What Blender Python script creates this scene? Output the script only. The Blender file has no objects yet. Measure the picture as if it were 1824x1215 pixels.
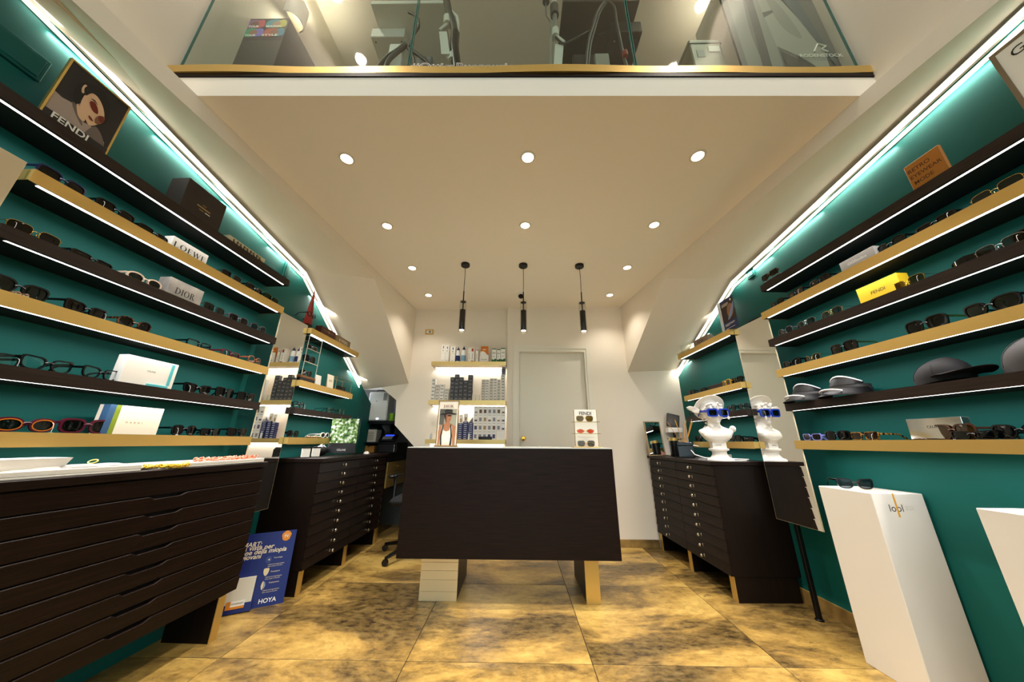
import bpy, bmesh, math, random
from mathutils import Vector, Matrix, noise

S = bpy.context.scene
COL = S.collection
R = math.radians
PI = math.pi
random.seed(7)

# ------------------------------------------------------------------ camera, world, exposure
FPX, IW, IH = 557.3, 1824, 1215
_p, _y, _r = R(17.9), R(0.9), R(0.35)
CAM = Vector((0, 0, 1.0))
_F = Vector((-math.sin(_y)*math.cos(_p), math.cos(_y)*math.cos(_p), math.sin(_p)))
_R0 = Vector((math.cos(_y), math.sin(_y), 0))
_U0 = _R0.cross(_F)
_R = _R0*math.cos(_r) + _U0*math.sin(_r)
_U = _U0*math.cos(_r) - _R0*math.sin(_r)
cd = bpy.data.cameras.new('camera'); cam = bpy.data.objects.new('camera', cd); COL.objects.link(cam)
cd.sensor_width = 36; cd.lens = 36*FPX/IW; cd.clip_start = .02
cam.matrix_world = Matrix(((_R.x, _U.x, -_F.x, CAM.x), (_R.y, _U.y, -_F.y, CAM.y), (_R.z, _U.z, -_F.z, CAM.z), (0, 0, 0, 1)))
S.camera = cam
w = bpy.data.worlds.new('world'); S.world = w; w.use_nodes = True
w.node_tree.nodes['Background'].inputs[0].default_value = (.75, .85, 1, 1)
w.node_tree.nodes['Background'].inputs[1].default_value = 2.4
S.view_settings.view_transform = 'Standard'; S.view_settings.look = 'None'
S.view_settings.gamma = 1; S.view_settings.use_curve_mapping = False
S.view_settings.exposure = 0.4
S.cycles.use_denoising = True
S.cycles.max_bounces = 8; S.cycles.transparent_max_bounces = 24
S.cycles.sample_clamp_indirect = 6

def ray(u, v): return _F + _R*((u-IW/2)/FPX) - _U*((v-IH/2)/FPX)
def at_z(u, v, z): d = ray(u, v); return CAM + d*((z-CAM.z)/d.z)
def at_y(u, v, y): d = ray(u, v); return CAM + d*((y-CAM.y)/d.y)
def at_v(u, v, p0, dr):                       # a point seen at (u, v) on the vertical plane through p0 along dr
    n = Vector((dr[1], -dr[0], 0)); d = ray(u, v)
    return CAM + d*((Vector((p0[0], p0[1], 0))-Vector((CAM.x, CAM.y, 0))).dot(n)/d.dot(n))
# the two long walls: their line on the floor, and the direction into the room
LW = dict(p=Vector((-1.87, 2.1, 0)), d=Vector((.0245, 1, 0)).normalized(), n=Vector((1, -.0245, 0)).normalized())
RW = dict(p=Vector((1.925, 2.1, 0)), d=Vector((-.019, 1, 0)).normalized(), n=Vector((-1, -.019, 0)).normalized())
def wp(W, s, out, z): q = W['p'] + W['d']*(s-2.1) + W['n']*out; return Vector((q.x, q.y, z))
def on_wall(W, u, v, out):                    # (s, z) on the plane that lies OUT in front of wall W
    q = W['p'] + W['n']*out
    h = at_v(u, v, (q.x, q.y), (W['d'].x, W['d'].y)); return ((h-q).dot(W['d'])+2.1, h.z)

# ------------------------------------------------------------------ materials
def lin(h):
    h = h.lstrip('#'); c = [int(h[i:i+2], 16)/255 for i in (0, 2, 4)]
    return tuple((x/12.92 if x <= .04045 else ((x+.055)/1.055)**2.4) for x in c) + (1,)
_M = {}
def mat(name, col='#808080', rough=.5, metal=0, spec=.5, emit=0, ecol=None, coat=0, trans=0, alpha=1, bump=None, var=None, ior=1.45):
    if name in _M: return _M[name]
    m = bpy.data.materials.new(name); m.use_nodes = True; nt = m.node_tree; b = nt.nodes['Principled BSDF']
    c = lin(col) if isinstance(col, str) else col
    b.inputs['Base Color'].default_value = c; b.inputs['Roughness'].default_value = rough
    b.inputs['Metallic'].default_value = metal; b.inputs['Specular IOR Level'].default_value = spec
    b.inputs['Coat Weight'].default_value = coat; b.inputs['Coat Roughness'].default_value = .05
    b.inputs['Transmission Weight'].default_value = trans; b.inputs['IOR'].default_value = ior
    if emit:
        b.inputs['Emission Color'].default_value = lin(ecol) if ecol else c
        b.inputs['Emission Strength'].default_value = emit
        m.cycles.emission_sampling = 'NONE' if emit < 30 else 'AUTO'
    if bump or var:
        tc = nt.nodes.new('ShaderNodeTexCoord'); mp = nt.nodes.new('ShaderNodeMapping'); nz = nt.nodes.new('ShaderNodeTexNoise')
        sc = (bump or var)[0]; mp.inputs['Scale'].default_value = sc if isinstance(sc, tuple) else (sc,)*3
        nz.inputs['Scale'].default_value = 1; nz.inputs['Detail'].default_value = 5
        nt.links.new(tc.outputs['Object'], mp.inputs[0]); nt.links.new(mp.outputs[0], nz.inputs['Vector'])
        if bump:
            bp = nt.nodes.new('ShaderNodeBump'); bp.inputs['Strength'].default_value = bump[1]; bp.inputs['Distance'].default_value = .002
            nt.links.new(nz.outputs[0], bp.inputs['Height']); nt.links.new(bp.outputs[0], b.inputs['Normal'])
        if var:
            rp = nt.nodes.new('ShaderNodeValToRGB'); rp.color_ramp.elements[0].color = lin(var[1]); rp.color_ramp.elements[1].color = c
            rp.color_ramp.elements[0].position = var[2] if len(var) > 2 else .3; rp.color_ramp.elements[1].position = var[3] if len(var) > 3 else .7
            nt.links.new(nz.outputs[0], rp.inputs[0]); nt.links.new(rp.outputs[0], b.inputs['Base Color'])
    _M[name] = m; return m
def clear(name, tint, k=1.0, rough=.02):      # thin clear sheet: see-through with a fresnel mirror on top
    if name in _M: return _M[name]
    m = bpy.data.materials.new(name); m.use_nodes = True; nt = m.node_tree; nt.nodes.clear()
    o = nt.nodes.new('ShaderNodeOutputMaterial'); t = nt.nodes.new('ShaderNodeBsdfTransparent'); g = nt.nodes.new('ShaderNodeBsdfGlossy')
    x = nt.nodes.new('ShaderNodeMixShader'); f = nt.nodes.new('ShaderNodeFresnel'); f.inputs[0].default_value = 1.5
    mu = nt.nodes.new('ShaderNodeMath'); mu.operation = 'MULTIPLY'; mu.inputs[1].default_value = k
    t.inputs[0].default_value = lin(tint); g.inputs['Roughness'].default_value = rough
    ge = nt.nodes.new('ShaderNodeNewGeometry'); sb = nt.nodes.new('ShaderNodeMath'); sb.operation = 'SUBTRACT'; sb.inputs[0].default_value = 1; sb.use_clamp = True
    m2 = nt.nodes.new('ShaderNodeMath'); m2.operation = 'MULTIPLY'; nt.links.new(ge.outputs['Backfacing'], sb.inputs[1])   # mirror only on the entering face
    nt.links.new(f.outputs[0], mu.inputs[0]); nt.links.new(mu.outputs[0], m2.inputs[0]); nt.links.new(sb.outputs[0], m2.inputs[1]); nt.links.new(m2.outputs[0], x.inputs[0])
    nt.links.new(t.outputs[0], x.inputs[1]); nt.links.new(g.outputs[0], x.inputs[2]); nt.links.new(x.outputs[0], o.inputs[0])
    _M[name] = m; return m
PAINT = mat('cream paint', '#e9ddcb', .75, bump=(60, .06))
CEILP = mat('ceiling paint', '#eee4d4', .8, bump=(60, .05))
PAINT2 = mat('bulkhead paint', '#e6dac8', .7, bump=(60, .05))
TEAL = mat('teal paint', '#0f5a53', .6, spec=.22, bump=(90, .08))
WOOD = mat('wenge wood', '#20130e', .42, spec=.16, bump=((6, 180, 180), .10), var=((5, 130, 130), '#110a07', .35, .65))
WOODX = mat('wenge wood cross', '#3a2a24', .40, spec=.28, bump=((180, 6, 180), .10), var=((130, 5, 130), '#271b16', .35, .65))
WOODV = mat('wenge wood upright', '#190f0a', .42, spec=.2, bump=((180, 180, 6), .10), var=((130, 130, 4), '#120b07', .35, .65))
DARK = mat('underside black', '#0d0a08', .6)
GOLD = mat('brushed gold', '#d8b568', .36, .75, bump=((4, 400, 400), .12))
GOLDP = mat('pale brushed gold', '#ecd6a6', .4, .6, bump=((300, 300, 5), .1))
BRASS = mat('polished brass', '#d9a441', .18, 1)
WHITE = mat('white lacquer', '#eee8df', .35)
MATTW = mat('matt white', '#e9e2d8', .6)
BLACK = mat('black plastic', '#0b0b0c', .3)
BLACKM = mat('black metal', '#0d0d0e', .35, .2)
STEEL = mat('satin steel', '#c9c4ba', .25, 1)
GREY = mat('grey plastic', '#7b7a76', .5)
MIRROR = mat('mirror silver', '#f2f2ee', .01, 1)
LEDW = mat('led diffuser', '#ffffff', .5, emit=5, ecol='#fff8f2')
LEDT = mat('cove led diffuser', '#ffffff', .5, emit=1.1, ecol='#fffbec')
GLASS = clear('balustrade glass', '#eef4f0', 1.0)
ACRYL = clear('clear acrylic', '#f4f6f4', .9)
GEDGE = mat('green glass edge', '#2b6f66', .15)

# ------------------------------------------------------------------ geometry helpers
class MB:
    def __init__(self): self.v = []; self.f = []; self.m = []
    def add(self, vs, fs, mi=0):
        o = len(self.v); self.v += [tuple(q) for q in vs]; self.f += [tuple(i+o for i in q) for q in fs]; self.m += [mi]*len(fs); return self
    def box(self, x0, x1, y0, y1, z0, z1, c=0, mi=0):
        if x1 < x0: x0, x1 = x1, x0
        if y1 < y0: y0, y1 = y1, y0
        if z1 < z0: z0, z1 = z1, z0
        if not c:
            return self.add([(x, y, z) for z in (z0, z1) for y in (y0, y1) for x in (x0, x1)],
                            [(0, 2, 3, 1), (4, 5, 7, 6), (0, 1, 5, 4), (2, 6, 7, 3), (0, 4, 6, 2), (1, 3, 7, 5)], mi)
        vs = []
        for sx in (0, 1):
            for sy in (0, 1):
                for sz in (0, 1):
                    X, Y, Z = (x0, x1)[sx], (y0, y1)[sy], (z0, z1)[sz]
                    dx, dy, dz = c*(1-2*sx), c*(1-2*sy), c*(1-2*sz)
                    vs += [(X, Y+dy, Z+dz), (X+dx, Y, Z+dz), (X+dx, Y+dy, Z)]
        I = lambda sx, sy, sz, k: 3*(sx*4+sy*2+sz)+k
        fs = []
        for s in (0, 1):
            a = [I(s, 0, 0, 0), I(s, 0, 1, 0), I(s, 1, 1, 0), I(s, 1, 0, 0)]; fs.append(a if not s else a[::-1])
            a = [I(0, s, 0, 1), I(1, s, 0, 1), I(1, s, 1, 1), I(0, s, 1, 1)]; fs.append(a if not s else a[::-1])
            a = [I(0, 0, s, 2), I(0, 1, s, 2), I(1, 1, s, 2), I(1, 0, s, 2)]; fs.append(a if not s else a[::-1])
        for a_ in (0, 1):
            for b_ in (0, 1):
                e = [I(a_, b_, 0, 0), I(a_, b_, 1, 0), I(a_, b_, 1, 1), I(a_, b_, 0, 1)]; fs.append(e if (a_ ^ b_) else e[::-1])
                e = [I(a_, 0, b_, 0), I(a_, 1, b_, 0), I(a_, 1, b_, 2), I(a_, 0, b_, 2)]; fs.append(e if not (a_ ^ b_) else e[::-1])
                e = [I(0, a_, b_, 1), I(1, a_, b_, 1), I(1, a_, b_, 2), I(0, a_, b_, 2)]; fs.append(e if (a_ ^ b_) else e[::-1])
                for c_ in (0, 1):
                    t = [I(a_, b_, c_, 0), I(a_, b_, c_, 1), I(a_, b_, c_, 2)]; fs.append(t if (a_ ^ b_ ^ c_) else t[::-1])
        return self.add(vs, fs, mi)
    def prism(self, poly, fn, d0, d1, mi=0):   # poly of (a, b), fn(a, b, d) -> point
        n = len(poly)
        vs = [fn(a, b, d0) for a, b in poly] + [fn(a, b, d1) for a, b in poly]
        fs = [tuple(range(n))[::-1], tuple(range(n, 2*n))] + [(i, (i+1) % n, n+(i+1) % n, n+i) for i in range(n)]
        return self.add(vs, fs, mi)
    def sheet(self, pts, mi=0): return self.add(pts, [tuple(range(len(pts)))], mi)
    def lathe(self, prof, n=24, c=(0, 0, 0), mi=0, cap=True, ax='z'):
        vs = []; fs = []
        for r_, h in prof:
            for i in range(n):
                a = 2*PI*i/n; p = (r_*math.cos(a), r_*math.sin(a), h)
                if ax == 'y': p = (p[0], h, p[1])
                if ax == 'x': p = (h, p[0], p[1])
                vs.append((c[0]+p[0], c[1]+p[1], c[2]+p[2]))
        for k in range(len(prof)-1):
            for i in range(n):
                j = (i+1) % n; q = (k*n+i, k*n+j, (k+1)*n+j, (k+1)*n+i); fs.append(q if ax != 'y' else q[::-1])
        if cap:
            b = tuple(range(n)); t = tuple(range((len(prof)-1)*n, len(prof)*n)); fs += [b[::-1], t] if ax != 'y' else [b, t[::-1]]
        return self.add(vs, fs, mi)
    def tube(self, pts, r, n=8, mi=0, flat=1.0):
        pts = [Vector(p) for p in pts]; vs = []; fs = []; up = None
        rs = r if isinstance(r, (list, tuple)) else [r]*len(pts)
        for k, p in enumerate(pts):
            t = (pts[min(k+1, len(pts)-1)]-pts[max(k-1, 0)]).normalized()
            if up is None: up = Vector((0, 0, 1)) if abs(t.z) < .9 else Vector((0, 1, 0))
            s = t.cross(up)
            if s.length < 1e-5: s = t.orthogonal()
            s.normalize(); up = s.cross(t).normalized()
            for i in range(n):
                a = 2*PI*i/n; vs.append(p + s*(rs[k]*math.cos(a)*flat) + up*(rs[k]*math.sin(a)))
        for k in range(len(pts)-1):
            for i in range(n):
                j = (i+1) % n; fs.append((k*n+i, (k+1)*n+i, (k+1)*n+j, k*n+j))
        fs += [tuple(range(n)), tuple(range((len(pts)-1)*n, len(pts)*n))[::-1]]
        return self.add(vs, fs, mi)
    def ell(self, c, r, nu=16, nv=10, fn=None, mi=0, ang=None):
        vs = []; fs = []
        for k in range(nv+1):
            th = PI*k/nv
            for i in range(nu):
                a = 2*PI*i/nu; p = Vector((math.sin(th)*math.cos(a), math.sin(th)*math.sin(a), math.cos(th)))
                if fn: p = fn(p)
                p = Vector((p.x*r[0], p.y*r[1], p.z*r[2]))
                if ang: p = ang @ p
                vs.append((c[0]+p.x, c[1]+p.y, c[2]+p.z))
        for k in range(nv):
            for i in range(nu):
                j = (i+1) % nu; fs.append((k*nu+i, (k+1)*nu+i, (k+1)*nu+j, k*nu+j))
        return self.add(vs, fs, mi)
    def loft(self, rings, mi=0, cap=True, closed=True):
        n = len(rings[0]); vs = [p for r_ in rings for p in r_]; fs = []
        for k in range(len(rings)-1):
            for i in range(n if closed else n-1):
                j = (i+1) % n; fs.append((k*n+i, k*n+j, (k+1)*n+j, (k+1)*n+i))
        if cap: fs += [tuple(range(n))[::-1], tuple(range((len(rings)-1)*n, len(rings)*n))]
        return self.add(vs, fs, mi)
    def xf(self, M, i0=0):
        for i in range(i0, len(self.v)): self.v[i] = tuple(M @ Vector(self.v[i]))
        return self
    def mesh(self, name, mats, smooth=False):
        me = bpy.data.meshes.new(name); me.from_pydata(self.v, [], self.f)
        for m_ in (mats if isinstance(mats, (list, tuple)) else [mats]): me.materials.append(m_)
        me.polygons.foreach_set('material_index', self.m)
        bm = bmesh.new(); bm.from_mesh(me); bmesh.ops.recalc_face_normals(bm, faces=bm.faces); bm.to_mesh(me); bm.free()
        if smooth:
            me.shade_smooth(); me.set_sharp_from_angle(angle=R(38 if smooth is True else smooth))
        me.update(); return me
    def build(self, name, mats, parent=None, smooth=False, kind=None):
        o = bpy.data.objects.new(name, self.mesh(name, mats, smooth)); COL.objects.link(o)
        if parent is not None: o.parent = parent
        if kind: o['kind'] = kind
        return o
def put(name, me, parent=None, loc=None):
    o = bpy.data.objects.new(name, me); COL.objects.link(o)
    if parent is not None: o.parent = parent
    if loc: o.location = loc
    return o
def tag(o, label, cat, group=None):
    o['label'] = label; o['category'] = cat
    if group: o['group'] = group
    return o
def thing(name, label, cat, loc=(0, 0, 0), rz=0, group=None):
    o = bpy.data.objects.new(name, None); COL.objects.link(o); o.empty_display_size = .05
    o.location = loc; o.rotation_euler = (0, 0, rz); return tag(o, label, cat, group)
def dup(root, loc=None, rz=None, label=None, group=None):
    r_ = root.copy(); COL.objects.link(r_)
    if loc is not None: r_.location = loc
    if rz is not None: r_.rotation_euler = (0, 0, rz)
    if label: r_['label'] = label
    if group: r_['group'] = group
    for ch in list(root.children):
        c = ch.copy(); COL.objects.link(c); c.parent = r_
        for g in list(ch.children): d = g.copy(); COL.objects.link(d); d.parent = c
    return r_
ORD = ['first', 'second', 'third', 'fourth', 'fifth', 'sixth', 'seventh', 'eighth', 'ninth', 'tenth']
RZ = {'L': PI/2 - math.atan(.0245), 'R': -PI/2 + math.atan(.019)}   # local -y looks out of the wall into the room

# ---- lettering
def text_mesh(s, wd, ht, bold=0, shear=0, space=1.0):
    cu = bpy.data.curves.new('lettering', 'FONT'); cu.body = s; cu.size = 1; cu.offset = bold; cu.shear = shear; cu.space_character = space; cu.resolution_u = 3
    ob = bpy.data.objects.new('lettering', cu); COL.objects.link(ob)
    dg = bpy.context.evaluated_depsgraph_get(); me = bpy.data.meshes.new_from_object(ob.evaluated_get(dg))
    vs = [v.co.copy() for v in me.vertices]; fs = [tuple(p.vertices) for p in me.polygons]
    bpy.data.objects.remove(ob); bpy.data.curves.remove(cu); bpy.data.meshes.remove(me)
    x0 = min(v.x for v in vs); x1 = max(v.x for v in vs); y0 = min(v.y for v in vs); y1 = max(v.y for v in vs)
    k = wd/(x1-x0); kh = ht/(y1-y0) if ht else k
    return [((v.x-x0-(x1-x0)/2)*k, (v.y-y0-(y1-y0)/2)*kh) for v in vs], fs
def serif_mesh(s, wd, ht):                     # high-contrast roman capitals built from strokes
    vs = []; fs = []; TH, TN = .17, .05
    def q(pts):
        o = len(vs); vs.extend(pts); fs.append(tuple(range(o, o+len(pts))))
    def rect(x0, y0, x1, y1): q([(x0, y0), (x1, y0), (x1, y1), (x0, y1)])
    def stem(x, t=TH, y0=0, y1=1):
        rect(x, y0, x+t, y1)
        for y in (y0, y1-.035): rect(x-.07, y, x+t+.07, y+.035)
    def diag(x0, y0, x1, y1, t): q([(x0, y0), (x0+t, y0), (x1+t, y1), (x1, y1)])
    def arc(cx, cy, rx, ry, a0, a1, thick=TH, n=18):
        for i in range(n):
            a, b = a0+(a1-a0)*i/n, a0+(a1-a0)*(i+1)/n
            f = lambda t: ((cx+rx*math.cos(t), cy+ry*math.sin(t)), (cx+(rx-thick)*math.cos(t), cy+(ry-TN)*math.sin(t)))
            p, r_ = f(a); p2, r2 = f(b); q([p, p2, r2, r_])
    x = 0
    for ch in s:
        o = len(vs)
        if ch == 'D': stem(0); arc(TH, .5, .62, .5, -PI/2, PI/2); wl = .8
        elif ch == 'I': stem(0); wl = TH
        elif ch == 'O': arc(.45, .5, .45, .52, 0, 2*PI, n=28); wl = .9
        elif ch == 'C': arc(.45, .5, .45, .52, .75, 2*PI-.75, n=24); rect(.72, .68, .78, .98); wl = .8
        elif ch == 'R': stem(0); arc(TH, .74, .38, .26, -PI/2, PI/2); diag(.55, 0, .25, .48, TH); wl = .72
        elif ch == 'L': stem(0); rect(0, 0, .55, .04); rect(.5, 0, .55, .25); wl = .55
        elif ch == 'E': stem(0); rect(0, 0, .52, .04); rect(0, .96, .52, 1); rect(0, .48, .4, .52); rect(.48, 0, .52, .24); rect(.48, .78, .52, 1); rect(.37, .38, .4, .62); wl = .52
        elif ch == 'W': diag(.22, 0, 0, 1, TH); diag(.27, 0, .5, 1, .05); diag(.67, 0, .45, 1, TH); diag(.72, 0, 1.0, 1, .05); rect(-.07, .965, .24, 1); rect(.9, .965, 1.14, 1); wl = 1.05
        elif ch == 'N': stem(0, .05); diag(.52, 0, 0, 1, TH); rect(.62, 0, .67, 1); rect(.53, .965, .76, 1); wl = .68
        elif ch == 'A': diag(0, 0, .36, 1, .05); diag(.55, 0, .33, 1, TH); rect(.15, .32, .55, .36); rect(-.08, 0, .12, .035); rect(.48, 0, .8, .035); wl = .72
        elif ch == 'M': stem(0, .05); diag(.34, 0, 0, 1, TH); diag(.42, 0, .72, 1, .05); stem(.72); wl = .9
        else: wl = .35
        for i in range(o, len(vs)): vs[i] = (vs[i][0]+x, vs[i][1])
        x += wl + .22
    w_ = x-.22
    return [((a-w_/2)*wd/w_, (b-.5)*ht) for a, b in vs], fs
def letters(parent, s, fn, wd, ht=None, m=None, name='lettering', serif=False, **k):   # fn(a, b) maps the flat word on its surface
    vs, fs = serif_mesh(s, wd, ht) if serif else text_mesh(s, wd, ht, **k)
    b = MB().add([fn(a, c) for a, c in vs], fs)
    me = bpy.data.meshes.new(name); me.from_pydata(b.v, [], b.f); me.materials.append(m)
    return put(name, me, parent)
def smooth_loop(pts, k=5):                     # closed Catmull-Rom outline
    n = len(pts); out = []
    for i in range(n):
        p0, p1, p2, p3 = (Vector(pts[(i+j-1) % n]) for j in range(4))
        for t in range(k):
            t /= k; out.append(tuple(.5*((2*p1)+(p2-p0)*t+(2*p0-5*p1+4*p2-p3)*t*t+(3*p1-p0-3*p2+p3)*t**3)))
    return out
def flat_print(parent, layers, fn, name='print'):     # layers: (material, outline in 0..1, smooth); each lies a hair above the last
    b = MB(); ms = []
    for i, (m_, poly, sm) in enumerate(layers):
        if m_ not in ms: ms.append(m_)
        pts = smooth_loop(poly) if sm else poly
        b.add([fn(a, c, .0003*(i+1)) for a, c in pts], [tuple(range(len(pts)))], ms.index(m_))
    me = bpy.data.meshes.new(name); me.from_pydata(b.v, [], b.f)
    for m_ in ms: me.materials.append(m_)
    me.polygons.foreach_set('material_index', b.m)
    return put(name, me, parent)
def area(name, p, along, width, length, facing, power, col=(1, 1, 1), spread=PI):
    l = bpy.data.lights.new(name, 'AREA'); l.shape = 'RECTANGLE'; l.size = length; l.size_y = width; l.energy = power; l.color = col; l.spread = spread
    o = bpy.data.objects.new(name, l); COL.objects.link(o)
    z = -Vector(facing).normalized(); x = Vector(along).normalized(); x = (x - z*x.dot(z)).normalized(); y = z.cross(x)
    o.matrix_world = Matrix(((x.x, y.x, z.x, p[0]), (x.y, y.y, z.y, p[1]), (x.z, y.z, z.z, p[2]), (0, 0, 0, 1))); return o
# ================================================================== the room
def struct(name, b, m, parent=None, smooth=False):
    o = b.build(name, m, parent, smooth); o['kind'] = 'structure'; return o
CZ = 2.63; MY = 1.10; BACK_L, BACK_R = 3.73, 3.644
FRONT = -2.4; COVE = 2.2
# floor: slab and the large patinated tiles
def tile_material():
    m = bpy.data.materials.new('patinated porcelain'); m.use_nodes = True; nt = m.node_tree; b = nt.nodes['Principled BSDF']; L = nt.links.new
    tc = nt.nodes.new('ShaderNodeTexCoord'); oi = nt.nodes.new('ShaderNodeObjectInfo'); ad = nt.nodes.new('ShaderNodeVectorMath'); ad.operation = 'ADD'
    sc = nt.nodes.new('ShaderNodeMath'); sc.operation = 'MULTIPLY'; sc.inputs[1].default_value = 37
    L(oi.outputs['Random'], sc.inputs[0]); L(tc.outputs['Object'], ad.inputs[0]); L(sc.outputs[0], ad.inputs[1])
    def nz(scale, det, rough, x=1, y=1, dist=0):
        mp = nt.nodes.new('ShaderNodeMapping'); mp.inputs['Scale'].default_value = (x, y, 1); L(ad.outputs[0], mp.inputs[0])
        n = nt.nodes.new('ShaderNodeTexNoise'); n.inputs['Scale'].default_value = scale; n.inputs['Detail'].default_value = det; n.inputs['Roughness'].default_value = rough
        n.inputs['Distortion'].default_value = dist; L(mp.outputs[0], n.inputs['Vector']); return n.outputs[0]
    def ramp(src, stops):
        r_ = nt.nodes.new('ShaderNodeValToRGB'); cr = r_.color_ramp
        while len(cr.elements) < len(stops): cr.elements.new(.5)
        for e, (p, c) in zip(cr.elements, stops): e.position = p; e.color = lin(c) if isinstance(c, str) else (c, c, c, 1)
        L(src, r_.inputs[0]); return r_.outputs[0]
    def mix(f, a, c, mode='MIX'):
        x = nt.nodes.new('ShaderNodeMix'); x.data_type = 'RGBA'; x.blend_type = mode
        if isinstance(f, float): x.inputs[0].default_value = f
        else: L(f, x.inputs[0])
        L(a, x.inputs[6]); L(c, x.inputs[7]); return x.outputs[2]
    big = nz(1.6, 6, .64, .75, 1.35, .4)
    fine = nz(22, 9, .75, .8, 1.5)
    base = ramp(big, [(.385, '#2e2417'), (.455, '#5d492b'), (.535, '#a78545'), (.63, '#d3b062')])
    grain = ramp(fine, [(.40, '#3a2b18'), (.52, '#b79145'), (.66, '#e2c377')])
    c1 = mix(.22, base, grain)
    spots = ramp(nz(9, 10, .8, .8, 1.6, .6), [(.38, .75), (.47, 0.0)])
    zone = ramp(nz(1.6, 4, .6, .8, 1.3), [(.44, 0.0), (.60, 1.0)])
    mm = nt.nodes.new('ShaderNodeMath'); mm.operation = 'MULTIPLY'; L(spots, mm.inputs[0]); L(zone, mm.inputs[1])
    rust = ramp(nz(3, 3, .5), [(.45, '#3b2415'), (.6, '#3f3a2c')])
    c2 = mix(mm.outputs[0], c1, rust)
    L(c2, b.inputs['Base Color'])
    L(ramp(fine, [(.3, .26), (.7, .42)]), b.inputs['Roughness'])
    b.inputs['Specular IOR Level'].default_value = .5
    bp = nt.nodes.new('ShaderNodeBump'); bp.inputs['Strength'].default_value = .06; bp.inputs['Distance'].default_value = .002; L(fine, bp.inputs['Height']); L(bp.outputs[0], b.inputs['Normal'])
    return m
TILE = tile_material()
GROUT = mat('dark grout', '#2c2317', .9)
fl = struct('floor', MB().box(-2.3, 2.3, FRONT, 5.0, -.10, -.004), GROUT)
xs = [-2.3, -1.43, -.527, .362, 1.258, 2.3]
ys_mid = [FRONT, -1.7, -.84, .02, 1.02, 1.887, 2.75, 3.62, 5.0]
ys_out = [FRONT, -1.7, -.84, .02, 1.02, 1.887, 2.75, 2.972, 3.84, 5.0]
for i in range(5):
    ys = ys_mid if i in (2, 3) else ys_out
    for j in range(len(ys)-1):
        cx, cy = (xs[i]+xs[i+1])/2, (ys[j]+ys[j+1])/2; hx, hy = (xs[i+1]-xs[i])/2-.0018, (ys[j+1]-ys[j])/2-.0018
        o = MB().box(-hx, hx, -hy, hy, -.012, 0, .0008).build('tile', TILE, fl); o.location = (cx, cy, 0)
# long walls, up to the cove line (teal); the bulkheads over them
def line_z(side, s):                           # where the teal stops under the cove light
    if side == 'L': return 2.425-.154*(s-2.40) if s < 2.40 else 2.425-(s-2.40)*.630
    return 2.385-.130*(s-2.50) if s < 2.50 else 2.385-(s-2.50)*.497
def wall_poly(W, side, s1, ends):
    b = MB(); ss = [FRONT, 0, (2.40 if side == 'L' else 2.50), s1]
    for a, c in zip(ss, ss[1:]):
        za, zc = line_z(side, a)-.002, line_z(side, c)-.002
        b.loft([[wp(W, a, 0, 0), wp(W, a, 0, za), wp(W, a, -.12, za), wp(W, a, -.12, 0)], [wp(W, c, 0, 0), wp(W, c, 0, zc), wp(W, c, -.12, zc), wp(W, c, -.12, 0)]])
    return b
struct('wall_left', wall_poly(LW, 'L', 4.45, 0), TEAL)
struct('wall_right', wall_poly(RW, 'R', BACK_R, 0), TEAL)
def inner(side, y):
    if side == 'L': return -1.30 - (y-3.73)*(-.29/2.66) if False else -1.30 + (y-3.73)*(.29/2.66)
    return 1.308 + (y-3.644)*(-.377/2.524)
KY = 2.742; ZI = 2.532
def bulkhead(side):
    W = LW if side == 'L' else RW; yb = BACK_L if side == 'L' else BACK_R; zb = 1.665 if side == 'L' else 1.795
    sk = 2.40 if side == 'L' else 2.50; y0 = -1.6
    def wpt(s): q = wp(W, s, 0, 0); return Vector((q.x, q.y, line_z(side, s)))
    def patch(w0, w1, i0, i1, nu, nv):            # ruled soffit surface between the wall line and the inner edge
        b = MB(); vs = []
        for k in range(nu+1):
            f = k/nu; a_, c_ = w0.lerp(w1, f), i0.lerp(i1, f)
            vs += [a_.lerp(c_, j/nv) for j in range(nv+1)]
        b.add(vs, [(k*(nv+1)+j, k*(nv+1)+j+1, (k+1)*(nv+1)+j+1, (k+1)*(nv+1)+j) for k in range(nu) for j in range(nv)]); return b
    I = lambda y, z: Vector((inner(side, y), y, z))
    b = patch(wpt(y0), wpt(sk), I(y0, ZI), I(KY, ZI), 24, 8); k2 = patch(wpt(sk), wpt(yb), I(KY, ZI), I(yb, zb), 10, 8); b.add(k2.v, k2.f)
    sgn = -1 if side == 'L' else 1
    body = MB()                                  # the vertical inner face and the closed body above
    ins = [I(y0, ZI), I(KY, ZI), I(yb, zb)]
    body.add([*ins, *[Vector((q.x, q.y, CZ)) for q in ins], *[Vector((sgn*2.35, q.y, CZ)) for q in ins]], [(0, 1, 4, 3), (1, 2, 5, 4), (3, 4, 7, 6), (4, 5, 8, 7)])
    body.add([wpt(y0), I(y0, ZI), I(y0, CZ), Vector((sgn*2.35, y0, CZ)), Vector((sgn*2.35, y0, line_z(side, y0)))], [(0, 1, 2, 3, 4)])
    for a_, c_ in ((y0, sk), (sk, yb)): body.add([wpt(a_), wpt(c_), Vector((sgn*2.35, c_, CZ)), Vector((sgn*2.35, a_, CZ))], [(0, 1, 2, 3)])
    o = struct('ceiling_bulkhead_'+('left' if side == 'L' else 'right'), body, PAINT2)
    struct('soffit', b, PAINT2, o, True); return o
for sd in 'LR': bulkhead(sd)
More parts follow.
